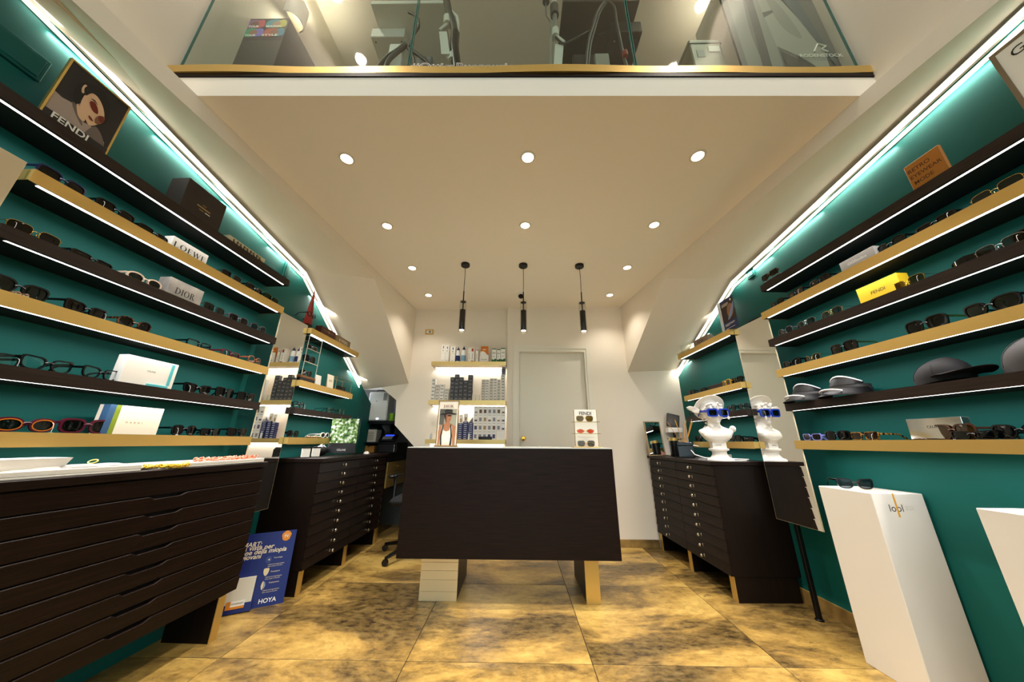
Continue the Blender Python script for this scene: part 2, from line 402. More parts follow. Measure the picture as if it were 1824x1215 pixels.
# back wall: shallow alcove on the left, door bay on the right, under-stair opening far left
b = MB(); n0 = [(-1.795, 1.637), (-1.675, 1.658), (-1.427, 1.464), (-1.413, 1.181), (-1.166, .948), (-1.166, 0), (-.115, 0), (-.115, CZ), (-1.32, CZ), (-1.32, 1.70), (-1.795, 1.70)]
n0 = [(-1.70, 1.655), (-1.675, 1.652), (-1.427, 1.464), (-1.413, 1.181), (-1.166, .948), (-1.166, 0), (-.115, 0), (-.115, CZ), (-1.40, CZ), (-1.40, 1.75), (-1.70, 1.75)]
b.box(-2.3, -1.39, BACK_L+.0005, BACK_L+.05, 1.665, CZ); b.prism(n0, lambda a, c, d: (a, d, c), BACK_L, BACK_L+.05)
struct('wall_back_left', b, PAINT)
DX0, DX1, DZ = .032, .812, 2.04
b = MB()
for x0, x1, z0, z1 in ((-.115, DX0-.005, 0, CZ), (DX1+.005, 2.0, 0, CZ), (DX0-.005, DX1+.005, DZ+.005, CZ)): b.box(x0, x1, BACK_R, BACK_R+.14, z0, z1)
struct('wall_back_right', b, PAINT)
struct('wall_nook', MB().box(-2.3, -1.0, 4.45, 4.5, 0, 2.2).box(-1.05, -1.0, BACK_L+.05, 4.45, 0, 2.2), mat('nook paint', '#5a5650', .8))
struct('ceiling_nook', MB().box(-2.3, -1.0, BACK_L+.05, 4.5, 1.70, 1.8), PAINT)
# mezzanine slab, its edge, the upper room
MS = .0100                                     # the mezzanine edge runs a touch askew
struct('ceiling', MB().prism([(-1.95, MY-1.95*MS), (1.95, MY+1.95*MS), (1.95, 3.9), (-1.95, 3.9)], lambda a, b, d: (a, b, d), CZ, CZ+.13), CEILP)
mz = thing('mezzanine_edge', 'dark wood and gold edge trim along the front of the mezzanine floor', 'edge trim', (0, MY, 2.76), math.atan(MS))
MB().box(-1.80, 1.80, -.006, .009, 0, .028, .002).build('wood_band', WOOD, mz)
rb = []                                        # the gold tape is not quite flat
for i in range(73):
    x = -1.80+3.6*i/72; wv = .004*math.sin(x*3.1+.6)+.003*math.sin(x*7.3)
    rb.append([(x, -.008-wv, .028-abs(wv)*.4), (x, -.008-wv, .077), (x, .002, .079), (x, .002, .0285)])
MB().loft(rb).build('gold_band', GOLD, mz, 35)
struct('floor_upper', MB().box(-1.8, 1.8, MY+.062, 3.9, CZ+.13, CZ+.16), mat('upper floor', '#8b8176', .6))
UX = 1.80; UT = 4.75
b = MB().box(-UX-.1, -UX, FRONT, 3.9, CZ-.01, UT); struct('wall_upper_left', b, PAINT)
b = MB().box(UX, UX+.1, FRONT, 3.9, CZ-.01, UT); struct('wall_upper_right', b, PAINT)
struct('wall_upper_back', MB().box(-UX, UX, 3.8, 3.9, CZ+.16, UT), PAINT)
struct('ceiling_upper', MB().box(-UX-.1, UX+.1, FRONT, 3.9, UT, UT+.1), CEILP)
# shop front behind the camera: masonry round one wide opening with its glass
b = MB().box(-2.3, -1.6, FRONT-.15, FRONT, 0, UT).box(1.6, 2.3, FRONT-.15, FRONT, 0, UT).box(-1.6, 1.6, FRONT-.15, FRONT, 4.5, UT)
struct('wall_front', b, PAINT)
b = MB()
for x0, x1, z0, z1 in ((-1.6, -1.54, 0, 4.5), (1.54, 1.6, 0, 4.5), (-1.54, 1.54, 4.44, 4.5), (-1.54, 1.54, 2.5, 2.58), (-.03, .03, 0, 2.5)): b.box(x0, x1, FRONT-.1, FRONT-.04, z0, z1)
wf = struct('window_1', b, BLACKM)
for x0, x1, z0, z1 in ((-1.54, -.03, 0, 2.5), (.03, 1.54, 0, 2.5), (-1.54, 1.54, 2.58, 4.44)): MB().box(x0, x1, FRONT-.075, FRONT-.065, z0, z1).build('pane', GLASS, wf)
struct('ground', MB().box(-8, 8, FRONT-9, FRONT-.15, -.12, -.02), mat('paving outside', '#a9a59c', .8))
# skirting of tile along the door bay and the right wall
sk = mat('skirting tile', '#a07f45', .35, var=((5, 5, 5), '#4c3a22', .35, .65))
b = struct('baseboard_back', MB().box(.90, .95, BACK_R-.006, BACK_R, 0, .07), sk)
for x0, x1 in ((.951, 1.148), (1.15, 1.44)): MB().box(x0, x1, BACK_R-.012, BACK_R, 0, .07, .001).build('tile', sk, b)
b = MB(); rb = struct('baseboard_right', MB().loft([[wp(RW, s, o_, z) for o_, z in ((0, 0), (.004, 0), (.004, .075), (0, .075))] for s in (-2.2, 2.5)]), sk)
for s0 in (-.9, -.3, .3, .9, 1.5, 2.1):
    MB().loft([[wp(RW, s, o_, z) for o_, z in ((0, 0), (.012, 0), (.012, .08), (0, .08))] for s in (s0, s0+.598)]).build('tile', sk, rb)
# door
d = struct('door_1', MB().box(DX0, DX1, BACK_R+.055, BACK_R+.095, .005, DZ, .002), mat('door lacquer', '#e4dccb', .45))
DF = mat('door frame lacquer', '#e6decd', .45)
for nm, x0, x1, z0, z1, y0 in (('architrave', DX0-.075, DX0-.02, 0, DZ+.075, -.014), ('architrave', DX1+.02, DX1+.08, 0, DZ+.075, -.014), ('architrave', DX0-.02, DX1+.02, DZ+.035, DZ+.075, -.0135),
                       ('jamb', DX0-.02, DX0, 0, DZ+.035, -.006), ('jamb', DX1, DX1+.02, 0, DZ+.035, -.006), ('jamb', DX0-.001, DX1+.001, DZ, DZ+.035, -.006)):
    MB().box(x0, x1, BACK_R+y0, BACK_R+(.095 if nm == 'jamb' else 0), z0, z1, .001).build(nm, DF, d)
MB().lathe([(.024, 0), (.024, .004), (.010, .008), (.008, .03), (.02, .036), (.026, .05), (.02, .06), (.001, .062)], 20, ax='y').xf(Matrix.Translation((DX0+.045, BACK_R+.055, 1.04)) @ Matrix.Rotation(PI, 4, 'Z')).build('door_knob', BRASS, d, True)
# glass balustrade of three panes
bal = thing('glass_balustrade', 'frameless clear glass balustrade standing along the mezzanine edge', 'balustrade', (0, MY+.018, 2.7915), math.atan(MS))
for x0, x1 in ((-1.772, -.572), (-.566, .618), (.624, 1.772)):
    p = MB().box(x0, x1, -.005, .005, 0, 1.05).build('glass_pane', GLASS, bal)
    MB().box(x0, x0+.0035, -.0052, .0052, 0, 1.05).build('polished_edge', GEDGE, p); MB().box(x1-.0035, x1, -.0052, .0052, 0, 1.05).build('polished_edge', GEDGE, p)
# cove light lines
for side, W in (('L', LW), ('R', RW)):
    yb = 3.60 if side == 'L' else BACK_R-.005; sk_ = 2.40 if side == 'L' else 2.50
    cv = thing('cove_light', 'long white light line along the top of the teal '+('wall by the appliance nook' if side == 'L' else 'wall behind the white plinths'), 'light strip', wp(W, .8, 0, line_z(side, .8)))
    cv.location = (0, 0, 0)
    ss = [-1.5, 0, sk_, yb]
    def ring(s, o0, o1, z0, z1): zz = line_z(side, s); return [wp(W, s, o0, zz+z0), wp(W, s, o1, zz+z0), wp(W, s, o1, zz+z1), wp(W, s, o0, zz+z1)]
    MB().loft([ring(s, .0005, .009, -.080, -.064) for s in ss]).build('glowing_trim', mat('trim with painted glow', '#ffffff', .5, emit=1.6, ecol='#fff3da'), cv)  # wall trim that only catches the cove light; its glow is painted in
    def across(s):                               # direction across the soffit at s
        if s <= sk_: f = (s+1.6)/(sk_+1.6); y = -1.6+(KY+1.6)*f; z = ZI
        else: f = (s-sk_)/(yb-sk_); y = KY+((BACK_L if side == 'L' else BACK_R)-KY)*f; z = ZI+((1.665 if side == 'L' else 1.795)-ZI)*f
        return (Vector((inner(side, y), y, z))-wp(W, s, 0, line_z(side, s))).normalized()
    sl = [ss[0]+(ss[1]-ss[0])*i/4 for i in range(4)]+[ss[1]+(ss[2]-ss[1])*i/8 for i in range(8)]+[ss[2]+(ss[3]-ss[2])*i/6 for i in range(7)]
    def base(s):
        n_ = W['n']; q = wp(W, s, .008, line_z(side, s)-.050); e = (n_*.42+Vector((0, 0, .9))).normalized(); return q, e, Vector((-e.z*n_.x, -e.z*n_.y, e.dot(n_)))
    pr, df = [], []
    for s in sl:
        q, e, up = base(s); pr.append([q-e*.002, q+e*.034, q+e*.034+up*.006, q-e*.002+up*.006]); df.append([q+e*.005-up*.0015, q+e*.031-up*.0015, q+e*.031+up*.001, q+e*.005+up*.001])
    MB().loft(pr).build('profile', mat('aluminium profile', '#cfc8b8', .5), cv); MB().loft(df).build('diffuser', LEDT, cv)
    for a, c in zip(ss, ss[1:]):
        n_ = max(2, round((c-a)/.40))
        for i in range(n_):                      # short lengths of led tape
            s0, s1 = a+(c-a)*i/n_+.001, a+(c-a)*(i+1)/n_-.001
            (qa, ea, ua), (qc, ec, uc) = base(s0), base(s1); A, B = qa+W['n']*.014-Vector((0, 0, .026)), qc+W['n']*.014-Vector((0, 0, .026)); al = (B-A).normalized(); ln = (B-A).length
            area('cove_led', (A+B)/2, al, .010, ln, Vector((0, 0, -1)) - W['n']*.6, COVE*ln, (1, .96, .86))
# ================================================================== lamps
WARM = (1, .93, .83)
rows = [(1.45, 'row by the mezzanine edge'), (2.07, 'second row from the mezzanine edge'), (2.70, 'third row, beside the pendants'), (3.30, 'row by the back wall')]
cols = [(-1.03, 'over the drawer cabinet side'), (.066, 'on the middle line'), (1.077, 'over the plinth side')]
for ri, (y, rn) in enumerate(rows):
    for ci, (x, cn) in enumerate(cols):
        if ci == 1 and ri > 1: continue
        t = thing('downlight', 'round recessed ceiling spotlight, %s, %s' % (rn, cn), 'ceiling light', (x, y, CZ), 0, 'recessed ceiling spotlights')
        MB().lathe([(.034, -.001), (.034, -.006), (.043, -.006), (.047, -.0005)], 28, cap=False).build('trim_ring', mat('lamp ring', '#d8cdb9', .4), t, True)
        MB().lathe([(.001, -.004), (.034, -.004)], 24, cap=False).build('lamp', mat('spot lamp', '#ffffff', emit=14, ecol='#ffe9c8'), t)
        l = bpy.data.lights.new('spot', 'SPOT'); l.energy = (58, 58, 40, 17)[ri]; l.spot_size = R((98, 98, 98, 112)[ri]); l.spot_blend = .75; l.shadow_soft_size = .03; l.color = WARM
        o = bpy.data.objects.new('spot', l); COL.objects.link(o); o.location = (x, y, CZ-.012)
for i, (x, y, nm) in enumerate(((-.494, 2.635, 'in front of the alcove shelves'), (.062, 2.65, 'in front of the security camera'), (.604, 2.66, 'in front of the door'))):
    t = thing('pendant_lamp', 'slim black tube pendant lamp in a glass sleeve, %s' % nm, 'pendant lamp', (x, y, CZ), 0, 'black tube pendants over the desk')
    MB().lathe([(.001, 0), (.042, 0), (.042, -.022), (.038, -.026), (.001, -.026)], 28).build('canopy', BLACKM, t, True)
    MB().tube([(0, 0, -.026), (.002, 0, -.15), (0, 0, -.27), (-.001, 0, -.30)], .0028, 6).build('cord', BLACK, t, True)
    MB().lathe([(.0055, -.29), (.0055, -.50)], 10).lathe([(.005, -.395), (.026, -.397), (.026, -.403), (.005, -.406)], 20).build('stem', BLACKM, t, True)
    MB().lathe([(.001, -.48), (.024, -.48), (.0255, -.485), (.0255, -.672), (.021, -.676), (.001, -.674)], 28).build('tube_shade', mat('gloss black tube', '#0c0b0b', .12), t, True)
    MB().lathe([(.001, -.6765), (.0205, -.6765)], 20, cap=False).build('lamp', mat('spot lamp', '#fff'), t)
    MB().lathe([(.0335, -.385), (.0335, -.690), (.0315, -.690), (.0315, -.385), (.0335, -.385)], 28, cap=False).build('glass_sleeve', clear('sleeve glass', '#fbfbfa', .6), t, True)
    l = bpy.data.lights.new('pendant_spot', 'SPOT'); l.energy = 7; l.spot_size = R(80); l.spot_blend = .6; l.shadow_soft_size = .02; l.color = WARM
    o = bpy.data.objects.new('pendant_spot', l); COL.objects.link(o); o.location = (x, y, CZ-.695)
# the void and the upper room have lamps of their own, high under the upper ceiling
for (x, y, e), un in zip(((-1.58, .05, 45), (1.64, 0, 45), (-1.58, .54, 45), (1.66, .50, 45)), ('cabinet side, nearer the shop front', 'plinth side, nearer the shop front', 'cabinet side, nearer the balustrade', 'plinth side, nearer the balustrade')):
    t = thing('ceiling_lamp', 'round lamp in the high upper ceiling, '+un, 'ceiling light', (x, y, UT), 0, 'upper ceiling lamps')
    MB().lathe([(.04, 0), (.05, -.006), (.055, 0)], 20, cap=False).build('trim_ring', mat('lamp ring', '#fff'), t, True)
    MB().lathe([(.001, -.003), (.042, -.003)], 20, cap=False).build('lamp', mat('spot lamp', '#fff'), t)
    l = bpy.data.lights.new('upper_spot', 'SPOT'); l.energy = e; l.spot_size = R(130); l.spot_blend = .8; l.shadow_soft_size = .05; l.color = (1, .92, .82)
    o = bpy.data.objects.new('upper_spot', l); COL.objects.link(o); o.location = (x, y, UT-.02)

# ================================================================== wall shelves
SH = {}
def shelf(side, key, s0, s1, z, gold, what, depth=None, th=.047, led=True, flare0=False):
    W = LW if side == 'L' else RW; dp = depth or (.17 if side == 'L' else .18); z1 = z; z0 = z-th
    SH[side+key] = (W, dp, z, s0, s1)
    t = thing('wall_shelf', what, 'shelf', wp(W, 0, 0, 0)); t.location = (0, 0, 0)
    def bx(b, a, c, o0, o1, q0, q1): return b.loft([[wp(W, s, o0, q0), wp(W, s, o1, q0), wp(W, s, o1, q1), wp(W, s, o0, q1)] for s in (a, c)])
    if gold:
        bx(MB(), s0+.002, s1-.002, .001, dp-.003, z0+.002, z1).build('board', DARK, t)
        b = bx(MB(), s0, s1, dp-.003, dp, z0-.003, z1+.0005); bx(b, s0, s0+.002, .001, dp-.003, z0, z1); bx(b, s1-.002, s1, .001, dp-.003, z0, z1)
        b.build('gold_fascia', GOLDW[side], t)
    else:
        bx(MB(), s0, s1, .001, dp, z0, z1).build('board', WOODW[side], t)
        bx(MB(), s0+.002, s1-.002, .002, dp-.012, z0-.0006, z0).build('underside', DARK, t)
    if led:
        bx(MB(), s0+.03, s1-.03, dp-.025, dp-.0135, z0-.0008, z0+.001).build('led_strip', LEDW, t)
        A, B = wp(W, s0+.03, dp-.019, z0-.0025), wp(W, s1-.03, dp-.019, z0-.0025)
        area('shelf_led', (A+B)/2, B-A, .012, (B-A).length, (0, 0, -1), SHP*(B-A).length, (1, .955, .96), R(165))
SHP = 1.35
GOLDW = {'L': mat('brushed gold along shelf', '#d8b468', .42, .65, bump=((400, 5, 400), .10)), 'R': mat('brushed gold along shelf', '#fff')}
WOODW = {'L': mat('wenge along shelf', '#2e211b', .45, spec=.3, bump=((180, 6, 180), .10), var=((130, 5, 130), '#1e140f', .35, .65)), 'R': mat('wenge along shelf', '#fff')}
nth = ['topmost', 'second from top', 'third from top', 'fourth from top', 'fifth from top', 'lowest']
for i, (z, g, s0) in enumerate(((2.141, 0, -1.4), (1.925, 1, .86), (1.692, 0, .86), (1.477, 1, -1.2), (1.240, 0, -1.2), (1.0225, 1, -1.2))):
    shelf('L', str(i+1), s0, 2.085 if i else 2.075, z, g, 'long %s lit wall shelf, %s of six above the drawer cabinet' % ('gold-edged' if g else 'dark wood', nth[i]))
for i, (z, g) in enumerate(((2.075, 0), (1.886, 1), (1.683, 0), (1.470, 1), (1.247, 0), (1.019, 1))):
    shelf('R', str(i+1), -1.2, 2.095 if i else 2.045, z, g, 'long %s wall shelf, %s of six above the white plinths' % ('gold-edged' if g else 'dark wood', nth[i]), led=True)
nth4 = ['top', 'second', 'third', 'bottom']
for i, (z, g, s1) in enumerate(((1.890, 1, 3.18), (1.455, 1, 3.19), (1.243, 0, 3.24), (1.024, 1, 3.10))):
    shelf('L', 's'+str(i+1), 2.412, s1, z, g, 'short %s wall shelf, %s of four above the chest by the nook' % ('gold-edged' if g else 'dark wood', nth4[i]), led=True)
for i, (z, g, s1) in enumerate(((1.893, 1, 3.265), (1.457, 1, 3.27), (1.250, 0, 3.285), (1.013, 1, 3.235))):
    shelf('R', 's'+str(i+1), 2.442, s1, z, g, 'short %s wall shelf, %s of four above the chest with the bust' % ('gold-edged' if g else 'dark wood', nth4[i]), led=True)
# back alcove shelves
BY = 3.565
def back_shelf(x0, z, what):
    t = thing('wall_shelf', what, 'shelf', (0, 0, 0)); x1 = -.124
    MB().box(x0+.002, x1, BY+.003, BACK_L if x0 > -2 else 0, z-.045, z).build('board', mat('pale underside', '#b8a88e', .6), t)
    MB().box(x0, x1, BY, BY+.003, z-.047, z+.0005).box(x0, x0+.002, BY+.003, BACK_L-.001, z-.047, z).build('gold_fascia', GOLDX, t)
    MB().box(x0+.02, x1-.02, BACK_L-.03, BACK_L-.014, z-.050, z-.045).build('led_strip', LEDW, t)
    area('shelf_led', ((x0+x1)/2, BACK_L-.022, z-.053), (1, 0, 0), .014, x1-x0-.04, (0, -.25, -1), 1.7, (1, .96, .9), R(160))
GOLDX = mat('brushed gold crosswise', '#e2c27c', .38, .7, bump=((5, 400, 400), .10))
ZB1, ZB2, ZB3 = (at_y(830, 644, BY).z, at_y(830, 713, BY).z, at_y(830, 783, BY).z)
back_shelf(at_y(768, 650, BY).x, ZB1, 'gold-edged alcove shelf on the back wall holding cleaning bottles, the highest')
back_shelf(at_y(763, 715, BY).x, ZB2, 'gold-edged alcove shelf on the back wall holding small lens boxes, the middle one')
back_shelf(at_y(757, 785, BY).x, ZB3, 'gold-edged alcove shelf on the back wall holding blue and white boxes, the lowest')

# ================================================================== chests of drawers
KNOB = MB().lathe([(.010, 0), (.010, -.003), (.004, -.005), (.0045, -.016), (.011, -.020), (.0125, -.026), (.009, -.031), (.001, -.032)], 14, ax='y').mesh('knob', STEEL, 40)
def chest(side, s0, s1, dp, label):
    W = LW if side == 'L' else RW; sg = 1 if side == 'L' else -1
    c = wp(W, (s0+s1)/2, 0, 0); t = thing('chest_of_drawers', label, 'chest of drawers', c, RZ[side]); w2 = (s1-s0)/2
    # local: +x along the wall (away from or towards the camera), -y out into the room
    n = 1 if side == 'L' else -1               # local x of increasing s
    Z0, Z1, ZT = .147, .836, .872
    MB().box(-w2-.008, w2+.008, -dp-.018, -.004, ZT-.028, ZT, .002).build('top', WOODX if 0 else WOOD, t)
    MB().box(-w2+.02, w2-.02, -dp+.03, -.005, Z0, ZT-.029).build('carcass', DARK, t)
    for e in (-1, 1): MB().box(e*w2, e*(w2-.02), -dp+.012, -.004, Z0, ZT-.029, .001).build('side_panel', WOODV, t)
    for k, x in enumerate((-w2+.028, 0, w2-.028)):
        l = MB().box(x-.025, x+.025, -dp+.016, -.03, 0, Z0).build('leg', WOODV, t)
        MB().box(x-.0255, x+.0255, -dp+.012, -dp+.016, 0, Z0).build('gold_edge', GOLDV, l)
    h = (ZT-.032-Z0)/10
    for col in (0, 1):
        xa, xb = ((-w2+.002, -.002) if not col else (.002, w2-.002))
        for k in range(10):
            z = Z0+h*k; b = MB()
            b.loft([[(x, -dp+.014, z+.002), (x, -dp-.004, z+.002), (x, -dp-.003, z+.007), (x, -dp+.004, z+h-.003), (x, -dp+.014, z+h-.003)] for x in (xa, xb)])
            dr = b.build('drawer', WOOD, t)
            put('knob', KNOB, dr, ((xa+xb)/2 + n*.02, -dp-.001, z+h*.55))
    return t
GOLDV = mat('brushed gold upright', '#d2af62', .38, .7, bump=((300, 300, 5), .10))
chest('L', 2.512, 3.70, .385, 'dark wood chest of twenty shallow drawers with small knobs beside the nook')
chest('R', 2.512, 3.62, .470, 'dark wood chest of twenty shallow drawers carrying the white bust')
# the large cabinet under the long shelves
def big_cabinet():
    s0, s1, dp = -.25, 2.105, .288; w2 = (s1-s0)/2
    t = thing('drawer_cabinet', 'large dark cabinet of nine wide drawers with notched pulls under the long shelves', 'cabinet', wp(LW, (s0+s1)/2, 0, 0), RZ['L'])
    ZT = .872; Z0 = .197
    MB().box(-w2-.006, w2+.01, -dp-.006, -.004, ZT-.03, ZT, .002).build('top', WOOD, t)
    MB().box(-w2+.02, w2-.02, -dp+.03, -.005, Z0, ZT-.031).build('carcass', DARK, t)
    for e in (-1, 1): MB().box(e*w2, e*(w2-.02), -dp+.012, -.004, Z0, ZT-.031, .001).build('side_panel', WOODV, t)
    for x in (-w2+.1, w2-.085):
        l = MB().box(x-.022, x+.022, -dp+.006, -.03, 0, Z0).build('leg', WOODV, t)
        MB().box(x-.0225, x+.0225, -dp+.002, -dp+.006, 0, Z0).build('gold_edge', GOLDV, l)
    xn = on_wall(LW, 304, 885, dp)[0]-(s0+s1)/2
    hs = [.071]*8; top = (ZT-.033-Z0)-sum(hs); z = Z0
    for k in range(9):
        h = hs[k] if k < 8 else top; b = MB(); a, c = -w2+.001, w2-.001
        def sec(x, cut): return [(x, -dp+.02, z+.002), (x, -dp+.005, z+.002), (x, -dp, z+h-.0055-cut), (x, -dp+.0025, z+h-.003-cut), (x, -dp+.02, z+h-.003-cut)]
        cut = .011 if k < 8 else 0
        b.loft([sec(a, 0), sec(xn-.085, 0), sec(xn-.065, cut), sec(xn+.045, cut), sec(xn+.075, 0), sec(c, 0)])
        b.build('drawer', WOOD, t); z += h
big_cabinet()
# ================================================================== reception desk
dk = thing('reception_desk', 'reception desk with a broad dark wood front panel on gold-faced legs', 'desk', (-.05, 2.35, 0))
MB().box(-.731, .727, 0, .03, .277, .957, .002).build('front_panel', WOOD, dk)
MB().box(-.731, .727, .03, .62, .92, .957, .002).build('desk_top', WOOD, dk)
MB().box(-.728, .724, .004, .62, .958, .963).build('glass_top', mat('white glass', '#dfe4dc', .1), dk)
l = MB().box(-.595, -.345, .136, .57, 0, .919).build('leg', WOODV, dk)
for k, (a, c) in enumerate(((0, .052), (.053, .118), (.119, .17), (.171, .219), (.22, .29))): MB().box(-.596, -.344, .130, .136, a, c, .0006).build('gold_panel', GOLDP, l)
l = MB().box(.508, .599, .121, .57, 0, .919).build('leg', WOODV, dk)
MB().box(.507, .600, .114, .121, 0, .919).build('gold_face', GOLDV, l)
# ================================================================== eyewear
def lens_mat(kind):
    return {'dark': mat('dark lens', '#040505', .05, spec=.35), 'brown': mat('brown lens', '#2b1d0c', .05, spec=.6),
            'green': mat('green-black lens', '#08110e', .05, spec=.4), 'clear': clear('clear lens', '#f6faf9', .8),
            'smoke': clear('smoke lens', '#6d7072', .8), 'olive': clear('olive lens', '#6b5a2c', .8), 'red': clear('red lens', '#d95a44', .6),
            'bluegrey': clear('blue-grey lens', '#5c6c78', .8), 'teal': clear('pale teal lens', '#a8c4c4', .9)}[kind]
def frame_mat(kind):
    T = {'black': ('black acetate', '#060607', .2), 'cream': ('cream acetate', '#dcc0a8', .25), 'bordeaux': ('burgundy acetate', '#4a0f22', .2), 'lilac': ('lilac acetate', '#8d86d6', .3),
         'blue': ('bright blue acetate', '#1238b4', .25), 'yellow': ('yellow acetate', '#d59a1a', .25), 'white': ('white acetate', '#e9e4d6', .25), 'red': ('dark red acetate', '#5b1420', .2),
         'brown': ('brown acetate', '#3b2416', .18), 'rosy': ('rosy brown acetate', '#8a5138', .2), 'navy': ('navy acetate', '#16173a', .2), 'grey': ('grey acetate', '#4a4a4c', .2)}
    if kind == 'gold': return mat('gold wire', '#d8b463', .2, 1)
    if kind == 'silver': return mat('silver wire', '#c9c9c6', .2, 1)
    if kind == 'crystal': return clear('crystal acetate', '#d6dad8', 1.6)
    if kind == 'olive': return clear('olive crystal acetate', '#9aa06a', 1.6)
    if kind == 'tortoise': return mat('tortoiseshell acetate', '#6b3c12', .16, var=((90, 90, 90), '#0d0704', .45, .62))
    if kind == 'leopard': return mat('leopard acetate', '#a8742c', .2, var=((150, 150, 60), '#140a05', .44, .54))
    n, c, r_ = T[kind]; return mat(n, c, r_)
SHAPES = {   # half width, half height, squareness, outer lift, bottom narrowing, rim, rim depth, bridge gap
    'square': (.0265, .0225, 4.0, .001, .06, .0045, .006, .017), 'big': (.0295, .0265, 3.4, .001, .08, .005, .006, .016), 'rect': (.027, .0165, 4.2, .002, .04, .0042, .005, .017),
    'slim': (.028, .0125, 3.4, .003, .02, .0035, .005, .016), 'round': (.0235, .0225, 2.1, 0, 0, .0042, .005, .019), 'oval': (.0265, .0175, 2.1, .001, 0, .006, .007, .017),
    'cat': (.0275, .020, 2.7, .009, .12, .0048, .006, .016), 'aviator': (.0285, .0235, 2.8, -.001, .16, .0012, .002, .018), 'panto': (.0245, .022, 2.5, .001, .12, .0042, .005, .019),
    'navigator': (.028, .0215, 3.6, 0, .10, .0012, .002, .017), 'hex': (.0255, .021, 2.3, .001, .05, .0014, .002, .019), 'thick': (.025, .0185, 4.5, .001, .03, .0085, .008, .014),
    'butterfly': (.030, .023, 2.6, .006, .14, .005, .006, .015), 'oct': (.0265, .0195, 3.0, .003, .05, .0062, .007, .016), 'eye': (.0275, .0150, 1.7, .001, 0, .0012, .002, .020)}
_EY = {}
def outline(shape, sg, grow=0, n=28):
    a, b, e, lift, nar, *_ = SHAPES[shape]; pts = []
    for i in range(n):
        t = 2*PI*i/n; c, s = math.cos(t), math.sin(t)
        x = (a+grow)*math.copysign(abs(c)**(2/e), c); z = (b+grow)*math.copysign(abs(s)**(2/e), s)
        q = max(0, x/a); z += lift*q*q*max(0, min(1, .5+z/b)) if lift > 0 else lift*q*q
        x *= 1 - nar*max(0, -z/b) - (nar*.4*max(0, -z/b) if x < 0 else 0)
        pts.append((sg*x, z))
    return pts if sg > 0 else pts[::-1]
def eyewear(name, label, loc, rz, shape='square', frame='black', lens='dark', temples='open', scale=1.0, group=None, tagged=0, temple_mat=None, tilt=0):
    a, b, e, lift, nar, t, dp, gap = SHAPES[shape]; key = (shape, temples)
    metal = t < .002; cz = b+t+.0005; cx = gap/2+a+t*.6
    cv = lambda x: 1.3*x*x                       # base curve of the front
    if key not in _EY:
        D = {}
        fb = MB()
        for sg in (-1, 1):
            inn, out = outline(shape, sg), outline(shape, sg, t)
            f = lambda p, y: (sg*cx+p[0], y+cv(sg*cx+p[0]), cz+p[1])
            fb.loft([[f(p, 0) for p in inn], [f(p, 0) for p in out], [f(p, dp) for p in out], [f(p, dp) for p in inn], [f(p, 0) for p in inn]], cap=False)
        zb = cz + b*.28; br = .0011 if metal else .0028
        x1 = gap/2+(.001 if metal else .002)
        fb.tube([(-x1-.001, dp*.5, zb-.002), (-x1*.5, dp*.4-.001, zb+.0015), (0, dp*.35-.001, zb+.0025), (x1*.5, dp*.4-.001, zb+.0015), (x1+.001, dp*.5, zb-.002)], br if metal else [br*1.5, br*1.1, br, br*1.1, br*1.5], 8)
        if shape == 'aviator': fb.tube([(-.012, dp*.4, cz+b*.75), (0, dp*.3, cz+b*.8), (.012, dp*.4, cz+b*.75)], .001, 6)
        xo = cx+a+t*.5; zh = cz+b*.45+max(0, lift)*.8
        for sg in (-1, 1):
            r_ = .0012 if metal else .0035
            fb.box(sg*(xo-.002), sg*(xo+.0035), cv(xo)+dp*.2, cv(xo)+dp+.004, zh-r_, zh+r_)
            if metal: fb.ell((sg*(gap/2-.003), dp+.006, cz-b*.05), (.0018, .004, .006), 8, 6)
        D['frame'] = fb
        D['lens'] = []
        for sg in (-1, 1):
            o_ = outline(shape, sg, .0006); vs = [(sg*cx+x, cv(sg*cx+x)+dp*.45, cz+z) for x, z in o_]
            lb = MB(); k = len(vs); vs.append((sg*cx, cv(cx)+dp*.45-.0012, cz)); lb.add(vs, [(i, (i+1) % k, k) for i in range(k)]); D['lens'].append(lb)
        D['temple'] = []
        for sg in (-1, 1):
            y0 = cv(xo)+dp+.001
            if temples == 'open':
                P_ = [(sg*(xo+.002), y0, zh), (sg*(xo+.003), y0+.03, zh), (sg*(xo+.002), y0+.085, zh-.001), (sg*(xo-.001), y0+.105, zh-.007), (sg*(xo-.004), y0+.132, .004)]
            else:                               # folded behind the front
                y1 = y0 + .006 + (.006 if sg > 0 else 0)
                P_ = [(sg*(xo+.002), y0, zh), (sg*(xo-.004), y1, zh), (sg*(xo-.085), y1+.002, zh-.001), (sg*(xo-.105), y1+.002, zh-.006), (sg*(xo-.125), y1, max(.004, zh-.022))]
            P_ = [Vector(p) for p in P_]; tb = MB()
            if metal: tb.tube(P_, [.001, .0009, .0009, .002, .0022], 6)
            else:
                hh = [.0048, .0045, .0036, .0042, .0048] if shape != 'thick' else [.008, .008, .006, .006, .006]; th = .0019
                rings = []
                for k, p in enumerate(P_):
                    d_ = (P_[min(k+1, 4)]-P_[max(k-1, 0)]).normalized(); sd = d_.cross(Vector((0, 0, 1))).normalized(); up = sd.cross(d_)
                    rings.append([p+sd*th+up*hh[k]*.6, p+sd*th*.6+up*hh[k], p-sd*th*.6+up*hh[k], p-sd*th+up*hh[k]*.6, p-sd*th-up*hh[k]*.6, p-sd*th*.6-up*hh[k], p+sd*th*.6-up*hh[k], p+sd*th-up*hh[k]*.6])
                tb.loft(rings)
            D['temple'].append(tb)
        _EY[key] = D
    D = _EY[key]; fm, lm = frame_mat(frame), lens_mat(lens); mk = (key, frame, lens, temple_mat)
